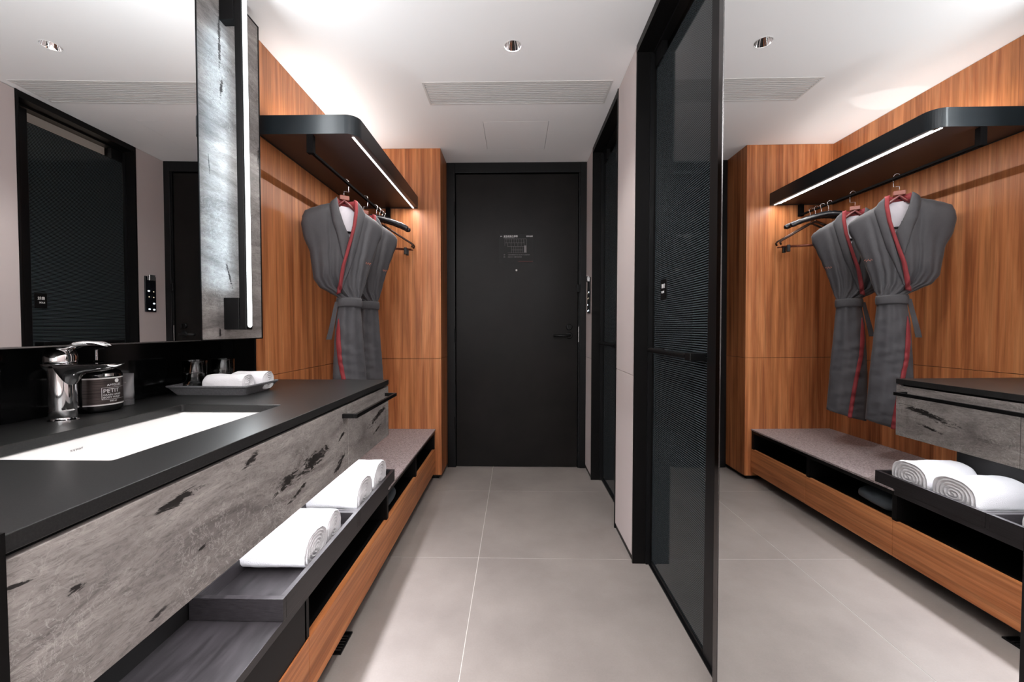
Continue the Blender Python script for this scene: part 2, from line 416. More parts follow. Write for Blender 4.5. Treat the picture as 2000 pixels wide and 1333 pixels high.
# right wall: two clad pillars between the openings
wr = obj('wall_right', bx(.555, .75, 1.90, 2.215, .0, H), mat('pillar_core', srgb(60, 55, 53), .8), kind='structure')
obj('pillar_core', bx(.555, .75, 2.95, YD + .07, 0, H), mat('pillar_core_b', srgb(60, 55, 53), .8), wr)
obj('pillar_core', bx(.62, .75, -2.9, .60, 0, H), mat('pillar_core_c', srgb(60, 55, 53), .8), wr)
for y0, y1 in ((1.891, 2.222), (2.942, YD + .0)):
    panel('wall_panel', XR, .556, y0, y1, ZS + J, H - .003, BEIGE, wr)
    panel('wall_panel', XR, .556, y0, y1, .028, ZS - J, BEIGE, wr)
    obj('baseboard', bx(XR + .003, .556, y0, y1, 0, .026), BLACK, wr)
panel('wall_panel', .605, .619, -2.9, .44, 0, H, BEIGE, wr)
# transom boards over the openings are part of the black frames below
bath = obj('wall_bathroom', bx(1.78, 1.9, .5, 3.4, 0, H), mat('bathroom_wall', srgb(196, 182, 172), .7), kind='structure')
obj('end_wall', bx(.75, 1.8, 3.2, 3.4, 0, H), bath.data.materials[0], bath)
obj('near_wall', bx(.75, 1.8, .5, .6, 0, H), bath.data.materials[0], bath)
obj('pillar_lining', bx(.75, .77, 1.9, 2.2, 0, H), bath.data.materials[0], bath)
wn = obj('wall_behind_camera', bx(-2.1, 1.9, -2.95, -2.85, 0, H), mat('bedroom_wall', srgb(205, 200, 196), .8), kind='structure')
fpan = emis('fill_pane_glow', (1, .98, .96), .8)
obj('fill_pane', bx(-1.15, .55, -2.85, -2.84, .5, 2.2), fpan, wn)  # glowing pane added out of view, goes with the rear fill
obj('near_side_wall', bx(-2.1, -1.331, -2.9, 3.4, 0, H), mat('side_fill', srgb(190, 185, 180), .8), wn)

# black steel frames round the two sliding doors
def frame(n, y0, y1, far, near):
    t = thing('trim_%d' % n, None, None, (.6, y1, 0), kind='structure')
    if far: obj('jamb', bx(XR - .002, .75, y1 - .004, y1 + .008, 0, H - .001), BLACK_SATIN, t)
    if far: obj('door_stop', bx(.60, XG - .012, y1 - .010, y1 - .004, .0, H - .046), BLACK, t)
    if near: obj('jamb', bx(XR - .003, .75, y0 - .010, y0 + .006, 0, H - .001), BLACK_SATIN, t)
    obj('header', bx(XR - .002, .66, max(y0, 1.17), y1, H - .036, H - .001), BLACK_SATIN, t)
    obj('header_track', bx(.612, .648, y0, y1, H - .046, H - .036), BLACK, t)
    obj('header_inner', bx(.66, .70 if n == 2 else .75, y0, y1, H - .032, H - .001), BLACK_SATIN, t)
    return t
frame(1, .70, 1.885, True, False)
frame(2, 2.230, 2.934, True, True)
obj('corner_strip', bx(XR - .004, XR + .01, 2.2225, 2.2300, .0, H), BLACK, wr)

# ------------------------------------------------------------------ entrance door
t = thing('door_1', 'black painted entrance door at the end of the corridor', None, (0, YD, 0), kind='structure')
obj('frame_post', bx(XB + .0005, -.463, YD - .012, YD + .06, 0, H - .001), BLACK, t, bevel=.002)
obj('frame_post', bx(.496, XR - .0005, YD - .012, YD + .06, 0, H - .001), BLACK, t, bevel=.002)
obj('frame_head', bx(-.463, .496, YD - .012, YD + .06, 2.272, H - .001), BLACK, t, bevel=.002)
obj('frame_rebate', bx(.484, .496, YD - .004, YD + .06, 0, 2.272), BLACK, t)
leaf = obj('leaf', bx(-.459, .481, YD + .006, YD + .05, .006, 2.266), DOOR, t, bevel=.002)
for z in (.35, 1.03, 2.0):
    obj('hinge', tube([(-.465, YD - .016, z - .05), (-.465, YD - .016, z + .05)], .006, 10), BLACK, t, smooth=False)
obj('peephole', lathe([(0, 0), (.007, 0), (.007, .004), (.003, .004), (.003, .004), (.003, .002), (0, .002)], 0, 0, 20), mat('pale_peephole_ring', srgb(205, 203, 200), .3), None)
ph = bpy.data.objects['peephole']; ph.parent = t; ph.rotation_euler = (PI / 2, 0, 0); ph.location = (.008, .0055, 1.533)
# lever handle
for zz, rr in ((1.03, .026), (1.095, .024)):
    o = obj('handle_rose', lathe([(0, 0), (rr, 0), (rr, .008), (rr * .8, .012), (0, .012)], 0, 0, 28), BLACK, None)
    o.parent = t; o.rotation_euler = (PI / 2, 0, 0); o.location = (.415, .006, zz)
lv = obj('lever', tube([(.415, YD - .01, 1.03), (.415, YD - .045, 1.03), (.40, YD - .055, 1.03), (.29, YD - .055, 1.028)], .009, 12), BLACK, t, smooth=True)
obj('thumb_turn', bx(.410, .420, YD - .03, YD - .006, 1.08, 1.11), BLACK, t, bevel=.002)
obj('lock_strike', bx(.4845, .4895, YD - .0055, YD - .004, .98, 1.10), STEEL, t)
obj('door_chain_guard', bx(.470, .492, YD - .028, YD - .0125, 1.36, 1.42), BLACK, t, bevel=.003)

# evacuation plan
pz0, pz1, px0, px1 = 1.592, 1.808, -.127, .138
t = thing('evacuation_plan', 'thin dark evacuation plan plate with white floor plan on the entrance door', 'sign', (0, YD + .004, 1.59))
obj('plate', bx(px0, px1, YD + .0035, YD + .0058, pz0, pz1), mat('dark_sign_film', srgb(22, 21, 21), .5, **SPD), t)
yy = YD + .0030
text('heading', '紧急疏散示意图', .0155, (-.091, yy, 1.7875), ROT_FRONT, WHITE_INK, t)
text('room_number', 'H1', .0125, (-.116, yy, 1.788), ROT_FRONT, WHITE_INK, t)
text('heading', '您的位置', .0125, (.083, yy, 1.788), ROT_FRONT, WHITE_INK, t)
text('subheading', 'EMERGENCY EVACUATION ROUTE', .0052, (-.091, yy, 1.7795), ROT_FRONT, WHITE_INK, t)
bm = bmesh.new(); L = .0011
gx0, gx1, gz0, gz1 = -.082, .085, 1.665, 1.772
def hl(z, a, b): bx(a, b, yy, yy + .0006, z, z + L, bm)
def vl(x, a, b): bx(x, x + L, yy, yy + .0006, a, b, bm)
hl(gz1, gx0, gx1); hl(gz0, -.06, gx1); vl(gx1, gz0, gz1); vl(gx0, 1.72, gz1); hl(1.742, gx0, .07); hl(1.715, gx0 + .02, .07); hl(1.688, -.03, .055); vl(.066, gz0, 1.76)
for i in range(8): vl(gx0 + .015 + i * .0185, 1.742, gz1)
for i in range(6): vl(-.03 + i * .0165, gz0, 1.715)
for i in range(5): vl(-.06 + i * .026, 1.715, 1.742)
bx(.068, .083, yy, yy + .0006, gz0 + .004, 1.722, bm)
obj('floor_plan', bm, DARK_INK, t)
for i, (s, x) in enumerate((('注意：', -.092), ('火灾时请勿使用电梯 DO NOT USE THE LIFT IN CASE OF FIRE', -.058))):
    text('note', s, .0062, (x, yy, 1.648), ROT_FRONT, GREY_INK, t)
for i, (s, x) in enumerate((('图例：', -.092), ('安全出口 EXIT   灭火器 EXTINGUISHER', -.058))):
    text('note', s, .0062, (x, yy, 1.632), ROT_FRONT, GREY_INK, t)
obj('red_route_line', bx(.02, .135, yy, yy + .0006, 1.6005, 1.6016), RED_INK, t)

# ------------------------------------------------------------------ sliding glass doors
def sign_plate(parent, y, z, w, h, side='L'):
    s = obj('sign_plate', bx(XG - .0075, XG - .0050, y - w / 2, y + w / 2, z - h / 2, z + h / 2), BLACK, parent)
    for dz, tx in ((.006, '推拉'), (-.016, 'SLIDE')):
        text('lettering', tx, .020 if dz > 0 else .013, (XG - .0080, y + w * .33, z + dz), ROT_LEFTW, WHITE_INK, s)
    return s
def sliding_door(n, label, y0, y1, yh0, yh1, zh, sy):
    t = thing('door_%d' % n, label, None, (XG, (y0 + y1) / 2, 0), kind='structure')
    obj('glass_pane', bx(XG - .005, XG + .005, y0, y1, .022, 2.235), RIBBED, t)
    obj('bottom_rail', bx(XG - .010, XG + .010, y0, y1, .006, .022), BLACK, t, bevel=.002)
    hb = tube([(XG - .050, yh0, zh), (XG - .050, yh1, zh)], .0105, 14)
    hd = obj('handle', hb, BLACK, t, smooth=False)
    obj('near_stile', bx(XG - .010, XG + .010, y0 - .10, y0 - .0005, .006, H - .05), BLACK, t, bevel=.002)
    obj('handle_block', bx(XG - .060, XG - .0055, yh0 - .045, yh0 - .001, zh - .014, zh + .012), BLACK, hd, bevel=.003)
    for y in (yh1 - .04,):
        obj('standoff', bx(XG - .045, XG - .005, y - .012, y + .022, zh - .009, zh + .009), BLACK, hd, bevel=.002)
    if sy is not None: sign_plate(t, *sy)
    return t
sliding_door(2, 'near sliding door of fine-lined dark glass, beside the tall mirror', 1.345, 1.872, 1.40, 1.79, .992, (1.752, 1.25, .065, .085))
d3 = sliding_door(3, 'far sliding door of fine-lined dark glass, next to the entrance door', 2.345, 2.925, 2.40, 2.86, .985, (2.392, 1.235, .065, .085))
tr = thing('trim_3', None, None, (XG, 1.3, 0), kind='structure')
obj('floor_strip', bx(XG - .018, XG + .018, .70, 1.88, .0, .005), BLACK, tr)  # floor track of the near sliding door
obj('floor_strip', bx(XG - .02, XG - .012, 2.24, 2.93, .0, .010), STEEL, tr)  # bright strip standing in for white light under the far door
obj('roller_bracket', bx(XG - .012, XG + .012, 2.84, 2.92, 2.235, 2.303), BLACK, tr)
obj('roller_bracket', bx(XG - .012, XG + .012, 1.79, 1.86, 2.235, 2.303), BLACK, tr)

# ------------------------------------------------------------------ tall sliding mirror on the right
a_, b_ = .0041, .0046
mt = thing('tall_mirror', 'full-height mirror panel standing on the right, its far edge in a slim dark frame', 'mirror', (.5506, 1.5, 1.0854))
mt.rotation_euler = (0, 0, 0)
nrm = Vector((-1, -a_, -b_)).normalized()
rotm = Vector((-1, 0, 0)).rotation_difference(nrm).to_matrix().to_4x4()
def mirpart(name, bm, m):
    bmesh.ops.translate(bm, verts=bm.verts, vec=-mt.location)
    bmesh.ops.transform(bm, matrix=rotm, verts=bm.verts)
    bmesh.ops.translate(bm, verts=bm.verts, vec=mt.location)
    return obj(name, bm, m, mt)
mx0 = .5506
mirpart('mirror_glass', bx(mx0, mx0 + .005, .454, 1.120, .015, 2.335), MIRROR)
mirpart('backing', bx(mx0 + .006, mx0 + .034, .458, 1.142, .010, 2.34), BLACK)
mirpart('edge_profile', bx(mx0 - .0015, mx0 + .036, 1.1205, 1.1425, .008, 2.34), mat('dark_chrome', (.13, .125, .125), .12, 1))
mirpart('edge_profile', bx(mx0 - .002, mx0 + .036, .442, .4535, .008, 2.34), BLACK)
mirpart('edge_profile', bx(mx0 - .001, mx0 + .036, .458, 1.142, .004, .014), BLACK)

# ------------------------------------------------------------------ mirror cabinet on the left wall
a2, b2 = .0154, -.0028
ml = thing('wall_mirror', 'wide frameless mirror above the washbasin on the left', 'mirror', (-1.0497, 1.5, 1.0854))
nl = Vector((1, a2, b2)).normalized(); rotl = Vector((1, 0, 0)).rotation_difference(nl).to_matrix().to_4x4()
def lp(name, bm, m, par):
    bmesh.ops.translate(bm, verts=bm.verts, vec=-ml.location)
    bmesh.ops.transform(bm, matrix=rotl, verts=bm.verts)
    bmesh.ops.translate(bm, verts=bm.verts, vec=ml.location)
    return obj(name, bm, m, par)
lp('mirror_glass', bx(-1.0547, -1.0497, .42, 1.352, 1.046, 2.31), MIRROR, ml)
lp('backing', bx(-1.213, -1.0555, .42, 1.352, 1.044, 2.31), BLACK_SATIN, ml)
lp('bottom_strip', bx(-1.0560, -1.0492, .42, 1.352, 1.0425, 1.0458), STEEL, ml)
mp = thing('lamp_panel', 'upright grey marble panel in a thin black frame beside the mirror', 'wall panel', (-1.0497, 1.53, 1.04))
lp('marble_face', bx(-1.058, -1.0505, 1.3585, 1.692, 1.046, 2.308), MARBLE_V, mp)
lp('backing', bx(-1.213, -1.0585, 1.3540, 1.6965, 1.042, 2.313), BLACK, mp)
for q in (bx(-1.0585, -1.0482, 1.3540, 1.3582, 1.042, 2.313), bx(-1.0585, -1.0482, 1.6922, 1.6965, 1.042, 2.313),
          bx(-1.0585, -1.0482, 1.3582, 1.6922, 1.042, 1.0458), bx(-1.0585, -1.0482, 1.3582, 1.6922, 2.3085, 2.313)):
    lp('frame_strip', q, BLACK, mp)
# vertical lamp
LX0, LX1, LY0, LY1, LZ0, LZ1 = -1.0495, -.968, 1.467, 1.502, 1.080, 2.290
t = thing('vertical_wall_lamp', 'long black upright LED bar lamp standing off the marble panel', 'lamp', (-1.05, 1.482, LZ0))
obj('body', bx(-.994, LX1, LY0, LY1, LZ0, LZ1), BLACK, t, bevel=.003)
obj('foot', bx(LX0 - .002, -.9945, LY0, LY1, LZ0, 1.195), BLACK, t, bevel=.002)
obj('foot', bx(LX0 - .002, -.9945, LY0, LY1, LZ1 - .115, LZ1), BLACK, t, bevel=.002)
pl_ = [(y, z) for y, z in rrect(LY0 + .006, LY1 - .005, LZ0 + .008, LZ1 - .008, .0115, 6)]
bm = prism(pl_, 0, .002); bmesh.ops.transform(bm, matrix=Matrix(((0, 0, 1, LX1 - .0005), (1, 0, 0, 0), (0, 1, 0, 0), (0, 0, 0, 1))), verts=bm.verts)
obj('front_diffuser', bm, LED_COOL, t)
obj('rear_diffuser', bx(-.9955, -.9942, LY0 + .008, LY1 - .008, 1.22, LZ1 - .14), emis('rear_led', (.8, .92, 1), 2.0), t)

# ------------------------------------------------------------------ vanity: counter, basin, body, drawer
SX0, SX1, SY0, SY1 = -1.0, -.698, .695, 1.212
ct = thing('countertop', 'matt charcoal stone worktop with the basin cut into it', 'countertop', (XC, YE, ZC))
obj('slab', prism([(XN + .001, .437), (XC, .437), (XC, YE), (XL + .0005, YE), (XL + .0005, YW - .0005), (XN + .001, YW - .0005)], ZC - .022, ZC, [rrect(SX0, SX1, SY0, SY1, .006, 3)]), COUNTER, ct, bevel=.0015)
bs = thing('washbasin', 'white rectangular undermount ceramic basin set in the dark worktop', 'washbasin', ((SX0 + SX1) / 2, (SY0 + SY1) / 2, .70))
def ring(x0, x1, y0, y1, z, r, n=7):
    return [(x, y, z) for x, y in rrect(x0, x1, y0, y1, r, n)]
o_ = .004
rings = [ring(SX0 - .03, SX1 + .03, SY0 - .03, SY1 + .03, ZC - .0225, .03),
         ring(SX0 - o_, SX1 + o_, SY0 - o_, SY1 + o_, ZC - .0225, .012),
         ring(SX0 - .001, SX1 + .001, SY0 + .001, SY1 - .001, ZC - .030, .014),
         ring(SX0 + .026, SX1 - .010, SY0 + .040, SY1 - .050, ZC - .118, .018),
         ring(SX0 + .032, SX1 - .016, SY0 + .050, SY1 - .060, ZC - .125, .018),
         ring(SX0 + .060, SX1 - .050, SY0 + .085, SY1 - .095, ZC - .130, .018)]
bm = loft(rings, cap=False); bm.faces.new([v for v in bm.verts][-len(rings[0]):])
bw = obj('bowl', bm, CERAMIC, bs, smooth=False, bevel=.003)
obj('drain', lathe([(0, ZC - .1295), (.021, ZC - .1295), (.021, ZC - .127), (.014, ZC - .1260), (0, ZC - .1260)], -.85, .95, 28), CHROME, bs, smooth=True)
# maker's mark on the back slope
text('makers_mark', 'axent', .0125, (SX0 + .0045, .895, ZC - .050), ROT_RIGHTW, mat('mark_grey', srgb(120, 116, 116), .5), bs)

vb = thing('vanity_cabinet', 'wall-hung vanity with grey veined marble front and one black-handled drawer', 'cabinet', (-.567, YE, .609))
obj('carcass', bx(XN + .002, -.5875, .44, YW - .012, .622, .66), BLACK_SATIN, vb)
obj('carcass_side', bx(XL + .001, -.5875, YE - .032, YE - .0125, .66, .833), BLACK_SATIN, vb)
obj('shadow_rail', bx(-.60, -.578, .44, YE - .004, .822, .8335), BLACK, vb)
obj('front_panel', bx(-.587, -.567, .440, 1.3785, .609, .826), MARBLE, vb, bevel=.001)
dr = obj('drawer_front', bx(-.587, -.567, 1.3805, YE - .022, .609, .826), MARBLE, vb, bevel=.001)
obj('end_panel', bx(XL + .001, -.5665, YE - .0215, YE - .001, .609, .830), MARBLE, vb, bevel=.001)
obj('underside_panel', bx(XN + .002, -.6405, .44, YW - .012, .609, .6215), BLACK_SATIN, vb)
# handle: flat bar on two stand-offs
hd = obj('handle', bx(-.527, -.517, 1.330, 1.782, .790, .804), BLACK, dr, bevel=.0015)
hd.data.transform(Matrix.Identity(4))
for y in (1.330, 1.770): obj('handle_mount', bx(-.567, -.5275, y, y + .012, .790, .804), BLACK, dr, bevel=.001)
tag(hd, 'slim black bar handle')
sp = obj('side_panel', bx(XN + .001, -.5615, .405, .4365, 0, .86), BLACK_SATIN)
tag(sp, 'black end panel closing the near side of the vanity', 'panel')
lw = obj('led_strip', bx(-.632, -.608, .60, 1.79, .6075, .6088), LED, vb); tag(lw, 'white light strip under the vanity')

# ------------------------------------------------------------------ low bench cabinet
XF = -.5725
lb = thing('low_cabinet', 'long low black cabinet with open niches above walnut drawer fronts', 'cabinet', (XF, YB, 0))
obj('top_board', bx(-1.12, XF - .001, .44, 1.83, .338, .3595), BLACKWOOD, lb, bevel=.001)
obj('back_board', bx(-.835, -.812, .44, 1.80, .360, .606), BLACK_SATIN, lb)
obj('bench_deck', bx(-1.12, XF - .003, 1.832, YB - .001, .334, .3535), BLACK, lb, bevel=.001)
obj('seat_slab', bx(-1.122, XF + .002, 1.832, YB - .001, .354, .364), BENCH, lb, bevel=.0008)
obj('niche_floor', bx(-1.12, XF - .022, .44, YB - .001, .205, .222), BLACK_SATIN, lb)
obj('niche_back', bx(-.93, -.915, .44, YB - .002, .222, .334), BLACK_SATIN, lb)
obj('closed_front', bx(XF - .024, XF - .004, .44, 1.105, .222, .338), BLACK_SATIN, lb)
for y in (1.107, 1.829, 2.365, YB - .0135):
    obj('divider', bx(-.91, XF - .004, y - .010, y + .012, .222, .338), BLACK_SATIN, lb)
ys2 = [.44, 1.1125, 1.8335, 2.381, YB - .001]
for y0, y1 in zip(ys2, ys2[1:]):
    obj('drawer_front', bx(XF - .020, XF, y0 + .001, y1 - .001, .061, .2215), W_H, lb, bevel=.0008)
obj('drawer_body', bx(-1.12, XF - .022, .44, YB - .001, .066, .203), BLACK_SATIN, lb)
obj('kick_board', bx(-.72, -.70, .44, YB - .001, 0, .066), BLACK, lb)
fv = thing('floor_vent', 'small black grille on the floor below the walnut drawers', 'vent', (-.60, 1.38, 0))
obj('frame', prism(rect(-.635, -.578, 1.325, 1.425), .0005, .006, [rect(-.629, -.584, 1.331, 1.419)]), BLACK, fv)
for i in range(7): obj('bar', bx(-.629, -.584, 1.335 + i * .0125, 1.340 + i * .0125, .001, .005), BLACK, fv)
# folded grey bag in the niche
bm = bmesh.new(); bmesh.ops.create_icosphere(bm, subdivisions=4, radius=1)
for v in bm.verts:
    p = v.co.copy(); s = lambda q, e: math.copysign(abs(q) ** e, q)
    v.co = Vector((-.72 + .125 * s(p.x, .6), 1.975 + .118 * s(p.y, .6), .259 + .034 * s(p.z, .75)))
    v.co.z += .006 * noise.noise(v.co * 16) + (.004 * noise.noise(v.co * 40)); v.co.z = max(v.co.z, .2225)
bg = obj('laundry_bag', bm, mat('slate_fabric', srgb(70, 78, 84), .8), None, smooth=True)
tag(bg, 'folded slate grey laundry bag lying in the open niche', 'bag')

# ------------------------------------------------------------------ rolled towels
def towel_bm(L, wy, hz, seed, r_in=.12, turns=5.5, n=72, flat=1.0):
    """roll along X, centred at origin, lying on z=0; +X end shows the spiral"""
    bm = bmesh.new(); rows = []; rnd = random.Random(seed); ph = rnd.random() * 6
    def sec(x, k, dz=0):
        out = []
        for i in range(n):
            a = 2 * PI * i / n; c, s = math.cos(a), math.sin(a)
            e = .86
            yy = math.copysign(abs(c) ** e, c) * wy / 2 * k; zz = math.copysign(abs(s) ** e, s) * hz / 2 * k
            # flattened foot
            if s < 0: yy *= 1.0 + .06 * (-s) * flat; zz *= (1 - .12 * flat * (-s))
            seam = .004 * math.exp(-((a - 1.0) % (2 * PI)) * 6) * k
            q = Vector((x, yy + seam, zz + hz * .44))
            nn = noise.noise(Vector((x * 14 + ph, yy * 22, zz * 22))) * .0030 + noise.noise(Vector((x * 60 + ph, yy * 70, zz * 70))) * .0012
            q += Vector((0, c, s)) * nn
            q.z = max(q.z, .0)
            out.append(q)
        return out
    xs_ = [(-L / 2, .30), (-L / 2 - .002, .75), (-L / 2 + .004, .92), (-L / 2 + .014, 1.0)]
    m = 16
    for i in range(1, m): xs_.append((-L / 2 + .014 + (L - .03) * i / m, 1.0))
    xs_ += [(L / 2 - .014, 1.0), (L / 2 - .004, .965)]
    for x, k in xs_: rows.append([bm.verts.new(q) for q in sec(x, k)])
    # spiral end
    K = 26
    for j in range(K):
        k = .94 * (1 - j / K) + .02
        row = []
        for i, q in enumerate(sec(L / 2, k)):
            a = i / n
            d = .5 + .5 * math.cos(2 * PI * (k * turns * (1 if True else 1) - a))
            q.x += -.0055 + .0065 * d + .004 * (1 - k) + noise.noise(Vector((q.y * 60, q.z * 60, ph))) * .0015
            row.append(bm.verts.new(q))
        rows.append(row)
    for a, b in zip(rows, rows[1:]):
        for i in range(n): bm.faces.new((a[i], a[(i + 1) % n], b[(i + 1) % n], b[i]))
    bm.faces.new(rows[0]); bm.faces.new(rows[-1]); return bm
def place_towel(name, label, cat, group, loc, L, wy, hz, seed, rz=0):
    bm = towel_bm(L, wy, hz, seed)
    o = obj(name, bm, TERRY, None, smooth=True); o.location = loc; o.rotation_euler = (0, 0, rz)
    tag(o, label, cat, group); return o
TB = .376
place_towel('rolled_towel', 'white rolled bath towel nearest the camera, in the near tray under the vanity', 'towel', 'rolled bath towels in the wooden trays', (-.722, 1.226, TB), .235, .142, .105, 1)
place_towel('rolled_towel', 'white rolled bath towel at the far end of the near tray', 'towel', 'rolled bath towels in the wooden trays', (-.712, 1.348, TB), .215, .106, .105, 2)
place_towel('rolled_towel', 'white rolled bath towel in the far tray, next to the tray joint', 'towel', 'rolled bath towels in the wooden trays', (-.712, 1.612, TB), .230, .165, .125, 3)
place_towel('rolled_towel', 'white rolled bath towel at the far end of the far tray, beside the bench slab', 'towel', 'rolled bath towels in the wooden trays', (-.706, 1.788, TB), .225, .165, .130, 4)

def wooden_tray(label, y0, y1):
    x0, x1, z0, z1, wt = -.808, XF + .001, .3602, .417, .014
    t = thing('wooden_tray', label, 'tray', ((x0 + x1) / 2, (y0 + y1) / 2, z0), 'towel trays under the vanity')
    obj('base', bx(x0 + wt, x1 - wt, y0 + wt, y1 - wt, z0 + .002, z0 + .015), BLACKWOOD, t)
    for q in (bx(x0, x1, y0, y0 + wt, z0, z1), bx(x0, x1, y1 - wt, y1, z0, z1), bx(x0, x0 + wt, y0 + wt, y1 - wt, z0, z1), bx(x1 - wt, x1, y0 + wt, y1 - wt, z0, z1)):
        obj('side', q, BLACKWOOD, t, bevel=.001)
wooden_tray('near black wooden tray with two rolled towels and bare space at its front', .985, 1.4765)
wooden_tray('far black wooden tray filled by two rolled towels', 1.4785, 1.925)

# ------------------------------------------------------------------ counter tray with glasses and hand towels
TX0, TX1, TY0, TY1, TZ = -1.180, -.898, 1.355, 1.550, ZC + .0006
t = thing('counter_tray', 'slate grey tray with flared rim on the worktop', 'tray', ((TX0 + TX1) / 2, (TY0 + TY1) / 2, TZ))
i_ = .022
rings = [ring(TX0 + i_, TX1 - i_, TY0 + i_, TY1 - i_, TZ, .01, 3), ring(TX0 + .006, TX1 - .006, TY0 + .006, TY1 - .006, TZ + .024, .012, 3),
         ring(TX0, TX1, TY0, TY1, TZ + .030, .012, 3), ring(TX0, TX1, TY0, TY1, TZ + .034, .012, 3), ring(TX0 + .006, TX1 - .006, TY0 + .006, TY1 - .006, TZ + .034, .012, 3),
         ring(TX0 + .012, TX1 - .012, TY0 + .012, TY1 - .012, TZ + .026, .012, 3), ring(TX0 + i_ + .004, TX1 - i_ - .004, TY0 + i_ + .004, TY1 - i_ - .004, TZ + .006, .01, 3)]
obj('dish', loft(rings), TRAYGREY, t, smooth=False)
tf = TZ + .0065
place_towel('hand_towel', 'small white rolled towel at the front of the grey counter tray', 'towel', 'rolled hand towels on the counter tray', (-1.000, 1.412, tf), .142, .064, .066, 5)
place_towel('hand_towel', 'small white rolled towel at the back of the grey counter tray', 'towel', 'rolled hand towels on the counter tray', (-.968, 1.488, tf), .128, .066, .068, 6)
def tumbler(label, x, y):
    t = thing('tumbler', label, 'glass', (x, y, tf), 'tumblers on the counter tray')
    r = .037; h = .108
    obj('cup', lathe([(0, tf), (r - .006, tf), (r - .003, tf + .003), (r, tf + h), (r - .0012, tf + h + .0008), (r - .0025, tf + h), (r - .005, tf + .016), (0, tf + .014)], x, y, 40), GLASS, t, smooth=True)
tumbler('clear glass tumbler on the tray, nearer the camera', -1.122, 1.418)
tumbler('clear glass tumbler on the tray, behind the other one', -1.085, 1.505)

# ------------------------------------------------------------------ soap bottle, tube
bxc, byc = -1.160, 1.118; br = .052
t = thing('soap_bottle', 'round black pump bottle with silver-edged dark label behind the tap', 'bottle', (bxc, byc, ZC))
z = ZC + .0005
obj('body', lathe([(0, z), (br - .006, z), (br - .001, z + .005), (br, z + .012), (br, z + .100), (br - .004, z + .108), (br - .016, z + .116), (.017, z + .119), (0, z + .119)], bxc, byc, 48), mat('black_bottle_plastic', srgb(14, 14, 15), .12), t, smooth=True)
obj('pump_collar', lathe([(.0165, z + .1185), (.0165, z + .134), (.012, z + .138), (.012, z + .1385), (.006, z + .140), (0, z + .140)], bxc, byc, 28), mat('black_pump_plastic', srgb(16, 16, 17), .25), t, smooth=False)
obj('pump_stem', lathe([(.0035, z + .140), (.0035, z + .170), (0, z + .170)], bxc, byc, 16), CHROME, t)
hb = loft([[(bxc - .012, byc - .008, z + .168), (bxc + .002, byc - .008, z + .168), (bxc + .002, byc + .008, z + .168), (bxc - .012, byc + .008, z + .168)],
           [(bxc - .012, byc - .009, z + .180), (bxc + .030, byc - .005, z + .176), (bxc + .030, byc + .005, z + .176), (bxc - .012, byc + .009, z + .180)]])
obj('pump_head', hb, mat('black_pump_plastic_b', srgb(16, 16, 17), .25), t, bevel=.002)
def arc_strip(a0, a1, z0, z1, r, n=18):
    bm = bmesh.new(); p = None
    for i in range(n + 1):
        a = a0 + (a1 - a0) * i / n
        q = [bm.verts.new((bxc + r * math.cos(a), byc + r * math.sin(a), zz)) for zz in (z0, z1)]
        if p: bm.faces.new((p[0], q[0], q[1], p[1]))
        p = q
    return bm
D = math.radians
lm = mat('brushed_brown_label', srgb(92, 82, 80), .3, .6); kk = N(lm); nn_ = kk.noise(kk.co((3, 3, 400)), 2, 3, .6)
kk.l(kk.ramp(nn_, [(.3, srgb(36, 32, 31)), (.7, srgb(98, 88, 86))]), kk.b.inputs['Base Color'])
lab = obj('label_panel', arc_strip(D(-78), D(48), z + .020, z + .092, br + .0004), lm, t, smooth=True)
obj('label_panel', arc_strip(D(-132), D(-86), z + .020, z + .092, br + .0004), mat('black_label', srgb(16, 16, 16), .3), t, smooth=True)
for a0, a1 in ((-78, 48), (-132, -86)):
    for zz in (z + .0185, z + .0905): obj('label_edge', arc_strip(D(a0), D(a1), zz, zz + .0036, br + .0007), mat('silver_line', srgb(225, 223, 222), .3, .2), t, smooth=True)
def wrap_text(s, size, a_start, zz, m, name='lettering'):
    cu = bpy.data.curves.new(name, 'FONT'); cu.body = s; cu.size = size; cu.resolution_u = 2
    o = bpy.data.objects.new(name, cu); C.objects.link(o); bpy.context.view_layer.update()
    me = bpy.data.meshes.new_from_object(o.evaluated_get(bpy.context.evaluated_depsgraph_get())); bpy.data.objects.remove(o)
    for v in me.vertices:
        a = a_start + v.co.x / br
        v.co = Vector((bxc + (br + .0010) * math.cos(a), byc + (br + .0010) * math.sin(a), zz + v.co.y))
    bm = bmesh.new(); bm.from_mesh(me); return obj(name, bm, m, lab)
obj('label_box', arc_strip(D(-36), D(30), z + .034, z + .0346, br + .0010), WHITE_INK, lab)
obj('label_box', arc_strip(D(-36), D(30), z + .066, z + .0666, br + .0010), WHITE_INK, lab)
obj('label_box', arc_strip(D(-36), D(-35), z + .034, z + .0666, br + .0010, 2), WHITE_INK, lab)
wrap_text('APPELLES', .0085, D(-24), z + .0705, WHITE_INK)
wrap_text('PETIT', .0150, D(-33), z + .0525, WHITE_INK)
wrap_text('GRAIN HAND', .0068, D(-33), z + .0445, WHITE_INK)
wrap_text('BODY WASH', .0068, D(-33), z + .0375, WHITE_INK)
wrap_text('300 ml', .0060, D(-18), z + .0275, WHITE_INK)
bm = bmesh.new(); cc = bm.verts.new((bxc + (br + .001) * math.cos(D(2)), byc + (br + .001) * math.sin(D(2)), z + .084)); rg = []
for i in range(20):
    a = 2 * PI * i / 20; th = D(2) + .0055 * math.cos(a) / br
    rg.append(bm.verts.new((bxc + (br + .001) * math.cos(th), byc + (br + .001) * math.sin(th), z + .084 + .0055 * math.sin(a))))
for i in range(20): bm.faces.new((cc, rg[i], rg[(i + 1) % 20]))
obj('label_dot', bm, WHITE_INK, lab)
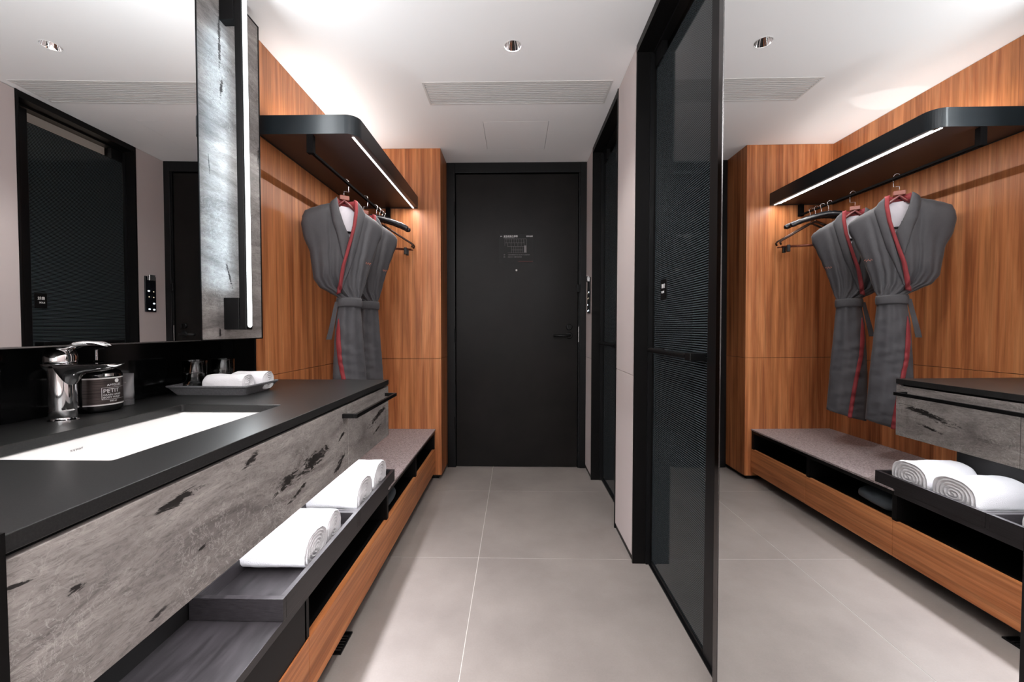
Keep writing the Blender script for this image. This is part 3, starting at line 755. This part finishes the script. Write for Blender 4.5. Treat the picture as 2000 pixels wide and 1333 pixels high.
# tube
tx, ty = -1.163, 1.203
t = thing('lotion_tube', 'small grey lotion tube standing on its cap, right of the black pump bottle', 'tube', (tx, ty, ZC))
ca, sa = math.cos(D(20)), math.sin(D(20))
def el(rx, ry, z, n=28): return [(tx + rx * math.cos(2 * PI * i / n) * ca - ry * math.sin(2 * PI * i / n) * sa, ty + rx * math.cos(2 * PI * i / n) * sa + ry * math.sin(2 * PI * i / n) * ca, z) for i in range(n)]
z = ZC + .0005
TUBEM = mat('grey_tube_plastic', srgb(128, 127, 130), .4)
obj('cap', loft([el(.0185, .0185, z), el(.019, .019, z + .002), el(.019, .019, z + .016)]), mat('dark_tube_cap', srgb(84, 84, 86), .35), t, smooth=False, bevel=.0005)
obj('sleeve', loft([el(.0185, .0185, z + .0165), el(.020, .017, z + .035), el(.0200, .011, z + .062), el(.0205, .004, z + .082), el(.0207, .0012, z + .086), el(.0207, .0012, z + .094)]), TUBEM, t, smooth=True)
rotm3 = Matrix.Rotation(D(20), 3, 'Z') @ ROT_FRONT
text('lettering', 'APPELLES', .0042, (tx - .008, ty - .0125, z + .066), rotm3, WHITE_INK, t)

# ------------------------------------------------------------------ tap
cx, cy = -1.115, .990
t = thing('basin_tap', 'chrome single-lever basin tap at the back edge of the basin', 'tap', (cx, cy, ZC))
z = ZC + .0005
def oval(hx, hy, zz, n=56): return [(cx + hx * math.cos(2 * PI * i / n), cy + hy * math.sin(2 * PI * i / n), zz) for i in range(n)]
obj('base_ring', loft([oval(.0295, .0262, z), oval(.0295, .0262, z + .003), oval(.028, .0245, z + .004)]), CHROME, t, smooth=False)
# column flowing into a flat-topped spout
def dsec(x, half, top, bot, n=20):
    pts = []
    for i in range(n + 1):
        a = PI * i / n; pts.append((x, cy + half * math.cos(a) ** 1 if False else cy + half * math.cos(a), top - (top - bot) * (math.sin(a) ** .8)))
    return pts
zt = .998
obj('column', loft([oval(.0278, .0245, z + .004), oval(.0274, .0242, z + .03), oval(.0272, .0240, z + .08), oval(.0276, .0244, z + .110), oval(.0290, .0252, z + .130), oval(.0295, .0256, z + .1385)]), CHROME, t, smooth=True)
secs = []
for x, half, bot in ((-.0315, .018, .995), (-.030, .0220, .988), (-.025, .0240, .978), (-.010, .0252, .966), (.012, .0254, .955), (.020, .0252, .945), (.026, .0250, .944), (.031, .0248, .954), (.039, .0245, .965), (.054, .0240, .973), (.075, .0235, .977), (.098, .0232, .979), (.120, .0228, .984), (.134, .0222, .990), (.138, .0205, .995)):
    secs.append(dsec(cx + x, half, zt, bot))
obj('spout', loft(secs), CHROME, t, smooth=True, bevel=.0006)
obj('aerator', lathe([(0, .968), (.010, .968), (.010, .974), (0, .974)], cx + .115, cy, 24), STEEL, t)
obj('cartridge_dome', lathe([(.0290, zt + .0005), (.0300, zt + .006), (.0298, zt + .018), (.0275, zt + .030), (.021, zt + .038), (.010, zt + .042), (0, zt + .043)], cx - .003, cy, 48), CHROME, t, smooth=True)
lev = []
for x, zc, hw, hh in ((-.030, .024, .012, .006), (-.010, .034, .020, .011), (.018, .041, .0195, .0090), (.048, .048, .018, .0068), (.078, .052, .017, .0058), (.102, .050, .015, .0045), (.116, .045, .010, .002)):
    lev.append([(cx + x, cy + hw * math.cos(2 * PI * i / 20), zt + zc + hh * math.sin(2 * PI * i / 20)) for i in range(20)])
obj('lever', loft(lev), CHROME, t, smooth=True)

# ------------------------------------------------------------------ clothes shelf, rail
t = thing('clothes_shelf', 'blue-black wall shelf with rounded corner and a light strip under its front edge', 'shelf', (XL, YB, 1.93))
ol = rrect(XL + .0005, -.688, 1.800, YB - .0005, .055, 10, (0, 1, 0, 0))
obj('rim', prism(ol, 1.9305, 2.012, [rrect(XL + .004, -.6905, 1.8025, YB - .003, .0525, 10, (0, 1, 0, 0))]), SHELF_BLUE, t)
obj('board', prism(rrect(XL + .0045, -.6912, 1.803, YB - .0035, .052, 10, (0, 1, 0, 0)), 1.934, 2.000), SHELF_UNDER, t)
led = obj('light_strip', bx(-.7260, -.7165, 1.842, YB - .001, 1.9315, 1.9338), LED, t)
cov = obj('cove_light_strip', bx(-1.045, -1.02, 1.86, 2.86, 2.0005, 2.006), LED, t)
t = thing('hanging_rail', 'slim black hanging rail fixed under the clothes shelf', 'rail', (-.896, 2.3, 1.86))
obj('rail', bx(-.903, -.889, 1.805, YB - .001, 1.853, 1.865), RAIL, t, bevel=.002)
for y0, y1 in ((1.800, 1.812), (YB - .025, YB - .012)):
    obj('bracket', bx(-.911, -.881, y0, y1 + .012, 1.850, 1.930), RAIL, t, bevel=.003)

# ------------------------------------------------------------------ hangers and robes
def frame_mat(o, ang): return Matrix.Translation(Vector(o)) @ Matrix.Rotation(ang, 4, 'Z')
RA = math.atan2(.586, .81)
def hobj(name, bm, m, root, smooth=False, bevel=0, kind=None):      # geometry given in (s, w, z) of the hanger plane, origin on the rail axis
    me = bpy.data.meshes.new(name); bmesh.ops.recalc_face_normals(bm, faces=bm.faces); bm.to_mesh(me); bm.free()
    for x in (m if isinstance(m, (list, tuple)) else [m]): me.materials.append(x)
    if smooth:
        for p in me.polygons: p.use_smooth = True
    o = bpy.data.objects.new(name, me); C.objects.link(o); o.parent = root
    if bevel:
        b = o.modifiers.new('bevel', 'BEVEL'); b.width = bevel; b.segments = 2; b.limit_method = 'ANGLE'; b.angle_limit = .7
    return o
def hroot(name, label, cat, group, loc, ang):
    t = thing(name, label, cat, loc, group); t.rotation_euler = (0, 0, ang); return t
# s=0 is the block centre; z measured from world zero
def interp(x, tab):
    if x <= tab[0][0]: return tab[0][1]
    for (a, va), (b, vb_) in zip(tab, tab[1:]):
        if x <= b:
            k = (x - a) / (b - a); k = k * k * (3 - 2 * k) * .5 + k * .5
            return va + (vb_ - va) * k
    return tab[-1][1]
LEFT = [(.50, -.076), (.577, -.078), (.80, -.078), (.9, -.074), (1.0, -.068), (1.1, -.062), (1.19, -.049), (1.25, -.050), (1.275, -.095), (1.30, -.140), (1.345, -.166), (1.476, -.180), (1.56, -.210), (1.62, -.219), (1.66, -.214)]
RIGHT = [(.50, .112), (.577, .110), (.80, .098), (.9, .092), (1.0, .084), (1.1, .078), (1.19, .072), (1.25, .072), (1.28, .083), (1.345, .100), (1.42, .120), (1.476, .140), (1.56, .168), (1.62, .192), (1.66, .196)]
TOP = [(-.214, 1.652), (-.20, 1.684), (-.16, 1.706), (-.12, 1.724), (-.085, 1.738), (-.05, 1.763), (.04, 1.760), (.07, 1.731), (.10, 1.712), (.15, 1.685), (.185, 1.660), (.196, 1.640)]
def thick(zz): return interp(zz, [(.5, .040), (.9, .036), (1.19, .026), (1.25, .026), (1.4, .038), (1.6, .036), (1.75, .030)])
def fold(tt, zz):
    f = .0
    if zz > 1.25:
        u = min(1, (1.66 - zz) / .41 if zz < 1.66 else 0)
        f += .0055 * math.sin(tt * 30 + 1.2) * (.25 + .75 * u) + .004 * math.sin(tt * 53 + 4 * zz) * u
        f -= .016 * math.exp(-((tt - .30 + .02 * math.sin(zz * 14)) / .022) ** 2) * (.3 + .7 * u)      # armhole creases
        f -= .013 * math.exp(-((tt - .80) / .022) ** 2) * (.4 + .6 * u)
        f += .012 * math.exp(-((tt - .16) / .09) ** 2) * math.exp(-((zz - 1.36) / .07) ** 2)
        f -= .014 * math.exp(-((tt - .19) / .035) ** 2) * math.exp(-((zz - 1.33) / .045) ** 2)
    else:
        d = (1.2 - zz)
        f += .005 * math.sin(zz * 95 + 5 * tt + 2.5 * math.sin(zz * 21)) * (.4 + .6 * math.sin(tt * 5) ** 2) * min(1, d * 6 + .1)
        f += .0035 * math.sin(tt * 17 + 3 * zz) + .002 * math.sin(zz * 160 - 9 * tt)
    return f
def side_profile(tt): return max(0.0, 1 - abs(2 * tt - 1) ** 2.6) ** .55
def fpos(tt, v, back=False, d=0):
    """v in 0..1 top to waist, 1..2 waist to hem"""
    if v <= 1:
        zn = 1.66 + (1.25 - 1.66) * v
        l, r = interp(zn, LEFT), interp(zn, RIGHT); s = l + (r - l) * tt
        ztop = interp(-.214 + .41 * tt, TOP); zz = ztop * (1 - v) + 1.25 * v
        th = thick(zn)
        if v < .06: th *= .25 + .75 * (v / .06) ** .5
    else:
        k = v - 1; hem = .528 + .050 * tt
        zz = 1.25 + (hem - 1.25) * k
        l, r = interp(zz, LEFT), interp(zz, RIGHT); s = l + (r - l) * tt; th = thick(zz)
    pr = side_profile(tt)
    if back: return Vector((s, pr * th * .8 + .3 * fold(1 - tt, zz) * pr - d, zz))
    return Vector((s, -pr * th - fold(tt, zz) * pr - d, zz))
def fdepth(s, zz):
    """front surface depth at (s, z)"""
    tt = (s + .214) / .41
    if zz > 1.25:
        tt2 = tt
        for _ in range(6):
            ztop = interp(-.214 + .41 * tt2, TOP); v = (ztop - zz) / (ztop - 1.25); v = min(max(v, 0), 1)
            zn = 1.66 - .41 * v; l, r = interp(zn, LEFT), interp(zn, RIGHT); tt2 = min(max((s - l) / (r - l), .02), .98)
        th = thick(zn)
    else:
        l, r = interp(zz, LEFT), interp(zz, RIGHT); tt2 = min(max((s - l) / (r - l), .02), .98); th = thick(zz); zn = zz
    pr = side_profile(tt2); return -pr * th - fold(tt2, zz) * pr
def inV(s, zz):
    if zz < 1.568: return False
    k = (zz - 1.568) / (1.768 - 1.568)
    return (.003 - .078 * k) < s < (.014 + .030 * k)
def make_robe(root):
    NT, NV = 64, 90
    bm = bmesh.new(); F = []; Bk = []
    for j in range(NV + 1):
        v = 2 * j / NV
        F.append([bm.verts.new(fpos(i / NT, v)) for i in range(NT + 1)])
        Bk.append([F[-1][0]] + [bm.verts.new(fpos(i / NT, v, True)) for i in range(1, NT)] + [F[-1][NT]])
    for j in range(NV):
        for i in range(NT):
            q = (F[j][i], F[j][i + 1], F[j + 1][i + 1], F[j + 1][i])
            c = sum((v.co for v in q), Vector()) / 4
            if not inV(c.x, c.z):
                try: bm.faces.new(q)
                except ValueError: pass
            try: bm.faces.new((Bk[j][i], Bk[j + 1][i], Bk[j + 1][i + 1], Bk[j][i + 1]))
            except ValueError: pass
    for a in (0, NV):      # close shoulder seam (outside the neck) and hem
        for i in range(NT):
            if a == 0 and inV((F[0][i].co.x + F[0][i + 1].co.x) / 2, 1.76): continue
            q = []
            for v_ in (F[a][i], F[a][i + 1], Bk[a][i + 1], Bk[a][i]):
                if v_ not in q: q.append(v_)
            if len(q) > 2:
                try: bm.faces.new(q)
                except ValueError: pass
    hobj('body', bm, ROBE, root, True)
    # white lining seen in the neck opening
    bm = bmesh.new(); rows = []
    for j in range(14):
        zz = 1.735 - j * .0145; rows.append([bm.verts.new((s, .011 - .006 * (1 - (s / .08) ** 2) + .002 * math.sin(s * 90), zz)) for s in [-.075 + .15 * i / 12 for i in range(13)]])
    for a, b in zip(rows, rows[1:]):
        for i in range(12): bm.faces.new((a[i], a[i + 1], b[i + 1], b[i]))
    hobj('lining', bm, LINING, root, True)
    # strips that follow the front
    def strip(name, pts, m, th, lift):
        """pts: list of (sa, sb, z) across; closed thin solid"""
        dense = []
        for p, q in zip(pts, pts[1:]):
            n = max(2, int(abs(p[-1] - q[-1]) / .012) + 1)
            for i in range(n):
                k = i / n; dense.append(tuple(p[c] + (q[c] - p[c]) * k for c in range(len(p))))
        dense.append(pts[-1])
        bm = bmesh.new(); rows = []; NC = 6
        for sa, sb, za, zb in dense:
            rf, rb = [], []
            for c in range(NC + 1):
                k = c / NC; s = sa + (sb - sa) * k; zz = za + (zb - za) * k
                w0 = fdepth(s, zz) - lift
                rf.append(bm.verts.new((s, w0 - th * (math.sin(PI * k) ** .5 if 0 < k < 1 else 0), zz))); rb.append(bm.verts.new((s, w0 + .004, zz)))
            rows.append(rf + rb[::-1])
        for a, b in zip(rows, rows[1:]):
            n = len(a)
            for i in range(n): bm.faces.new((a[i], a[(i + 1) % n], b[(i + 1) % n], b[i]))
        bm.faces.new(rows[0]); bm.faces.new(rows[-1])
        return hobj(name, bm, m, root, True)
    strip('lapel', [(-.084, -.054, 1.740, 1.768), (-.088, -.043, 1.712, 1.700), (-.078, -.022, 1.64, 1.635), (-.062, .006, 1.59, 1.570), (-.045, -.010, 1.52, 1.50), (-.030, -.024, 1.452, 1.446)], ROBE, .007, .004)
    strip('lapel', [(.048, .074, 1.760, 1.735), (.044, .092, 1.71, 1.70), (.032, .070, 1.62, 1.61), (.008, .040, 1.50, 1.49), (-.018, .0, 1.38, 1.38), (-.040, -.030, 1.29, 1.29)], ROBE, .005, .003)
    strip('red_trim', [(.030, .050, 1.765, 1.758), (.033, .051, 1.71, 1.708), (.022, .040, 1.63, 1.63), (.007, .025, 1.568, 1.572), (-.014, .004, 1.49, 1.494), (-.037, -.017, 1.41, 1.415), (-.050, -.029, 1.33, 1.335), (-.060, -.036, 1.262, 1.272)], RED, .006, .009)
    strip('red_trim', [(-.050, -.046, 1.135, 1.135), (-.060, -.042, 1.07, 1.07), (-.062, -.040, 1.0, 1.0), (-.056, -.036, .91, .912), (-.042, -.022, .82, .824), (-.028, -.008, .72, .724), (-.014, .006, .60, .604), (-.008, .012, .545, .548)], RED, .004, .003)
    # red inner collar band round the back of the neck
    bm = bmesh.new(); rows = []
    for i in range(21):
        a = PI * i / 20; s = -.054 + .104 * i / 20; wv = -.020 + .034 * math.sin(a)
        rows.append([bm.verts.new((s, wv, 1.730)), bm.verts.new((s * .98, wv - .002, 1.768 - .004 * math.sin(a))), bm.verts.new((s * .98, wv + .004, 1.768 - .004 * math.sin(a))), bm.verts.new((s, wv + .005, 1.730))])
    for a, b in zip(rows, rows[1:]):
        for i in range(4): bm.faces.new((a[i], a[(i + 1) % 4], b[(i + 1) % 4], b[i]))
    bm.faces.new(rows[0]); bm.faces.new(rows[-1]); hobj('collar', bm, RED, root, True)
    # belt and its hanging end
    bm = bmesh.new(); rows = []; n = 48
    for k in range(7):
        zz = 1.199 + .048 * k / 6; row = []
        for i in range(n):
            a = 2 * PI * i / n; e = .003 * math.sin(PI * k / 6)
            row.append(bm.verts.new((.0115 + (.0640 + e) * math.copysign(abs(math.cos(a)) ** .8, math.cos(a)), (.034 + e) * math.copysign(abs(math.sin(a)) ** .8, math.sin(a)), zz + .002 * math.sin(3 * a))))
        rows.append(row)
    for a, b in zip(rows, rows[1:]):
        for i in range(n): bm.faces.new((a[i], a[(i + 1) % n], b[(i + 1) % n], b[i]))
    bm.faces.new(rows[0]); bm.faces.new(rows[-1])
    be = hobj('belt', bm, BELT, root, True)
    rings_ = []
    for k in range(13):
        q = k / 12; s0 = -.054 - .040 * q; zz = 1.225 - .20 * q; hw = .0085 + .004 * q; wv = -.010 + .012 * q + .003 * math.sin(q * 7)
        rings_.append([(s0 - hw, wv - .002, zz), (s0 + hw, wv - .006, zz), (s0 + hw, wv + .002, zz), (s0 - hw, wv + .006, zz)])
    hobj('belt_end', loft(rings_), BELT, be, False)
    # small stitched emblem on the chest
    bm = bmesh.new()
    for i in range(9):
        s = .094 + i * .0036; zz = 1.440 + .004 * math.sin(i * 1.9); w0 = fdepth(s, zz) - .0012
        bx(s, s + .0024, w0 - .0006, w0 + .001, zz - (.0022 if i % 2 else .0038), zz + .002, bm)
    hobj('stitched_emblem', bm, mat('copper_thread', srgb(158, 96, 78), .6), root)
def make_robe_hanger(root):
    hobj('block', bx(-.034, .015, -.012, .012, 1.766, 1.790), HANGWOOD, root, bevel=.003)
    pts = [(-.175, 0, 1.640), (-.13, 0, 1.675), (-.08, 0, 1.705), (-.035, 0, 1.740), (-.010, 0, 1.765), (.015, 0, 1.745), (.06, 0, 1.71), (.11, 0, 1.68), (.155, 0, 1.64)]
    hobj('arms', tube(pts, .0085, 10, taper=[.6, 1, 1, 1, 1, 1, 1, 1, .6]), mat('dark_red_hanger_wood', srgb(96, 30, 30), .35), root, True)
    hobj('trouser_bar', tube([(-.165, 0, 1.600), (.145, 0, 1.600)], .0055, 10), BLACK, root, True)
    bm = tube([(-.010, 0, 1.788), (-.010, 0, 1.814), (.0135, 0, 1.814), (.0135, 0, 1.868)], .0017, 8)
    arc = [(.0135 - .0125 + .0125 * math.cos(a), 0, 1.868 + .0125 * math.sin(a)) for a in [PI * i / 10 for i in range(11)]]
    tube(arc, .0017, 8, bm); hobj('hook', bm, CHROME, root, True)
def copy_tree(o, parent=None):
    c = o.copy(); C.objects.link(c); c.parent = parent
    for ch in [k for k in bpy.data.objects if k.parent == o and k is not c]: copy_tree(ch, c)
    return c
P1 = (-.905, 2.205, 0); P2 = (-.900, 2.477, 0)
h1 = hroot('robe_hanger', 'red-brown hanger holding the front bathrobe', 'hanger', 'bathrobe hangers on the rail', P1, RA)
make_robe_hanger(h1)
r1 = hroot('bathrobe', 'front charcoal bathrobe with red trim and tied belt, fully in view', 'bathrobe', 'charcoal bathrobes on the rail', P1, RA)
make_robe(r1)
h2 = copy_tree(h1); h2.location = P2; h2['label'] = 'red-brown hanger holding the rear bathrobe'
r2 = copy_tree(r1); r2.location = P2; r2['label'] = 'rear charcoal bathrobe, mostly hidden behind the front one'

def padded_hanger(label, loc, ang):
    t = hroot('padded_hanger', label, 'hanger', 'black padded hangers on the rail', loc, ang)
    pts = [(-.20, 0, 1.742), (-.19, 0, 1.750), (-.15, 0, 1.767), (-.09, 0, 1.785), (-.03, 0, 1.797), (0, 0, 1.800), (.03, 0, 1.797), (.09, 0, 1.785), (.15, 0, 1.767), (.19, 0, 1.750), (.20, 0, 1.742)]
    bm = bmesh.new(); dense = []
    for p, q in zip(pts, pts[1:]):
        for i in range(4): k = i / 4; dense.append(tuple(p[c] + (q[c] - p[c]) * k for c in range(3)))
    dense.append(pts[-1]); n = len(dense)
    tp = [min(1, .35 + .65 * min(i, n - 1 - i) / 3) * (1 + .07 * math.sin(i * 2.4)) for i in range(n)]
    hobj('padding', tube(dense, .0165, 14, bm, tp), SATIN, t, True)
    bm = tube([(0, 0, 1.80), (0, 0, 1.848), (.006, 0, 1.853)], .0026, 8)
    arc = [(-.0060 + .0125 * math.cos(a), 0, 1.866 + .0125 * math.sin(a)) for a in [-.9 + (PI + .9) * i / 12 for i in range(13)]]
    tube(arc, .0026, 8, bm); hobj('hook', bm, CHROME, t, True); return t
padded_hanger('black padded satin hanger, the nearer of the pair behind the robes', (-.893, 2.655, 0), D(27))
padded_hanger('black padded satin hanger, the farther of the pair behind the robes', (-.893, 2.715, 0), D(27))
def clip_hanger(label, loc, ang):
    t = hroot('clip_hanger', label, 'hanger', 'trouser hangers with clips on the rail', loc, ang)
    pts = [(-.195, 0, 1.655), (-.19, 0, 1.668), (-.15, 0, 1.690), (-.06, 0, 1.745), (-.015, 0, 1.772), (0, 0, 1.776), (.015, 0, 1.772), (.06, 0, 1.745), (.15, 0, 1.690), (.19, 0, 1.668), (.198, 0, 1.655), (.192, 0, 1.640)]
    hobj('arms', tube(pts, .0062, 10), mat('dark_bronze', srgb(60, 42, 34), .25, .6), t, True)
    hobj('clip_bar', tube([(-.185, 0, 1.628), (.190, 0, 1.628)], .0042, 10), mat('copper_bar', srgb(110, 60, 45), .3, .6), t, True)
    for s in (-.135, .150):
        bm = bx(s - .010, s + .010, -.010, .010, 1.590, 1.636); hobj('clip', bm, BLACK, t, bevel=.002)
    bm = tube([(0, 0, 1.776), (0, 0, 1.848), (.006, 0, 1.853)], .0024, 8)
    arc = [(-.0060 + .0125 * math.cos(a), 0, 1.866 + .0125 * math.sin(a)) for a in [-.9 + (PI + .9) * i / 12 for i in range(13)]]
    tube(arc, .0024, 8, bm); hobj('hook', bm, CHROME, t, True); return t
clip_hanger('dark trouser hanger with clips, the nearer of the two at the rail end', (-.893, 2.768, 0), D(19))
clip_hanger('dark trouser hanger with clips, farthest on the rail', (-.893, 2.815, 0), D(17))

# ------------------------------------------------------------------ ceiling fittings
t = thing('air_vent', 'long white slatted air grille set flush in the ceiling', 'vent', ((VX0 + VX1) / 2, (VY0 + VY1) / 2, H))
obj('frame', prism(rect(VX0 - .010, VX1 + .010, VY0 - .010, VY1 + .010), H - .0015, H - .0002, [rect(VX0, VX1, VY0, VY1)]), GRILLE, t)
ns = 11
for i in range(ns):
    y = VY0 + .004 + i * (VY1 - VY0 - .004) / ns
    bm = bmesh.new(); vs = []
    for x in (VX0 + .001, VX1 - .001):
        vs.append([bm.verts.new(p) for p in ((x, y, H - .001), (x, y + .0105, H - .001), (x, y + .0105, H + .002), (x, y + .002, H + .006), (x, y, H + .006))])
    for k in range(5): bm.faces.new((vs[0][k], vs[0][(k + 1) % 5], vs[1][(k + 1) % 5], vs[1][k]))
    bm.faces.new(vs[0]); bm.faces.new(vs[1]); obj('slat', bm, GRILLE, t)
obj('plenum', bx(VX0 - .01, VX1 + .01, VY0 - .01, VY1 + .01, H + .032, H + .04), mat('plenum_grey', srgb(34, 33, 33), .8), t)
for i, (x, y) in enumerate(DL):
    lab = ('small round chrome-lined downlight in the ceiling, in front of the air grille', 'chrome-lined ceiling downlight above the camera', 'chrome-lined ceiling downlight behind the camera')[i]
    t = thing('downlight', lab, 'ceiling light', (x, y, H), 'ceiling downlights')
    bm = lathe([(.0385, H - .001), (.0385, H + .001), (.0362, H + .001), (.0362, H - .001)], x, y, 40, caps=False)
    obj('rim', bm, GRILLE, t)
    obj('reflector', lathe([(.0360, H), (.0330, H + .012), (.026, H + .030), (.016, H + .045)], x, y, 40, caps=False), CHROME, t, smooth=True)
    obj('lamp', lathe([(.0160, H + .046), (0, H + .046)], x, y, 24, caps=False), emis('lamp_glow_%d' % i, (1, .96, .9), 6), t)
    obj('can', lathe([(.040, H + .031), (.040, H + .07), (0, H + .07)], x, y, 24, caps=False), BLACK, t)

# ------------------------------------------------------------------ control panel on the far pillar
t = thing('control_panel', 'narrow black glass control panel with lit icons by the entrance door', 'switch panel', (XR, 3.03, 1.19))
py0, py1, cz0, cz1 = 2.990, 3.082, 1.195, 1.455
obj('glass_plate', bx(XR - .009, XR - .0005, py0, py1, cz0, cz1), mat('black_glass', srgb(10, 12, 18), .06), t, bevel=.001)
obj('card_slot', bx(XR - .018, XR - .0092, 3.018, 3.068, 1.425, 1.468), STEEL, t, bevel=.002)
xi = XR - .0098
for y, zz, k in ((3.018 + .00, 1.348, 0), (3.060, 1.345, 1), (3.020, 1.305, 1), (3.060, 1.303, 1), (3.062, 1.258, 0), (3.022, 1.215, 0), (3.062, 1.213, 0)):
    bm = prism(rrect(y - .009, y + .009, zz - .005, zz + .005, .0045, 4) if k == 0 else circ(y, zz, .0045, 12), 0, .0005)
    bmesh.ops.transform(bm, matrix=Matrix(((0, 0, 1, xi), (1, 0, 0, 0), (0, 1, 0, 0), (0, 0, 0, 1))), verts=bm.verts)
    obj('lit_icon', bm, ICON if k == 0 else ICON_W, t)
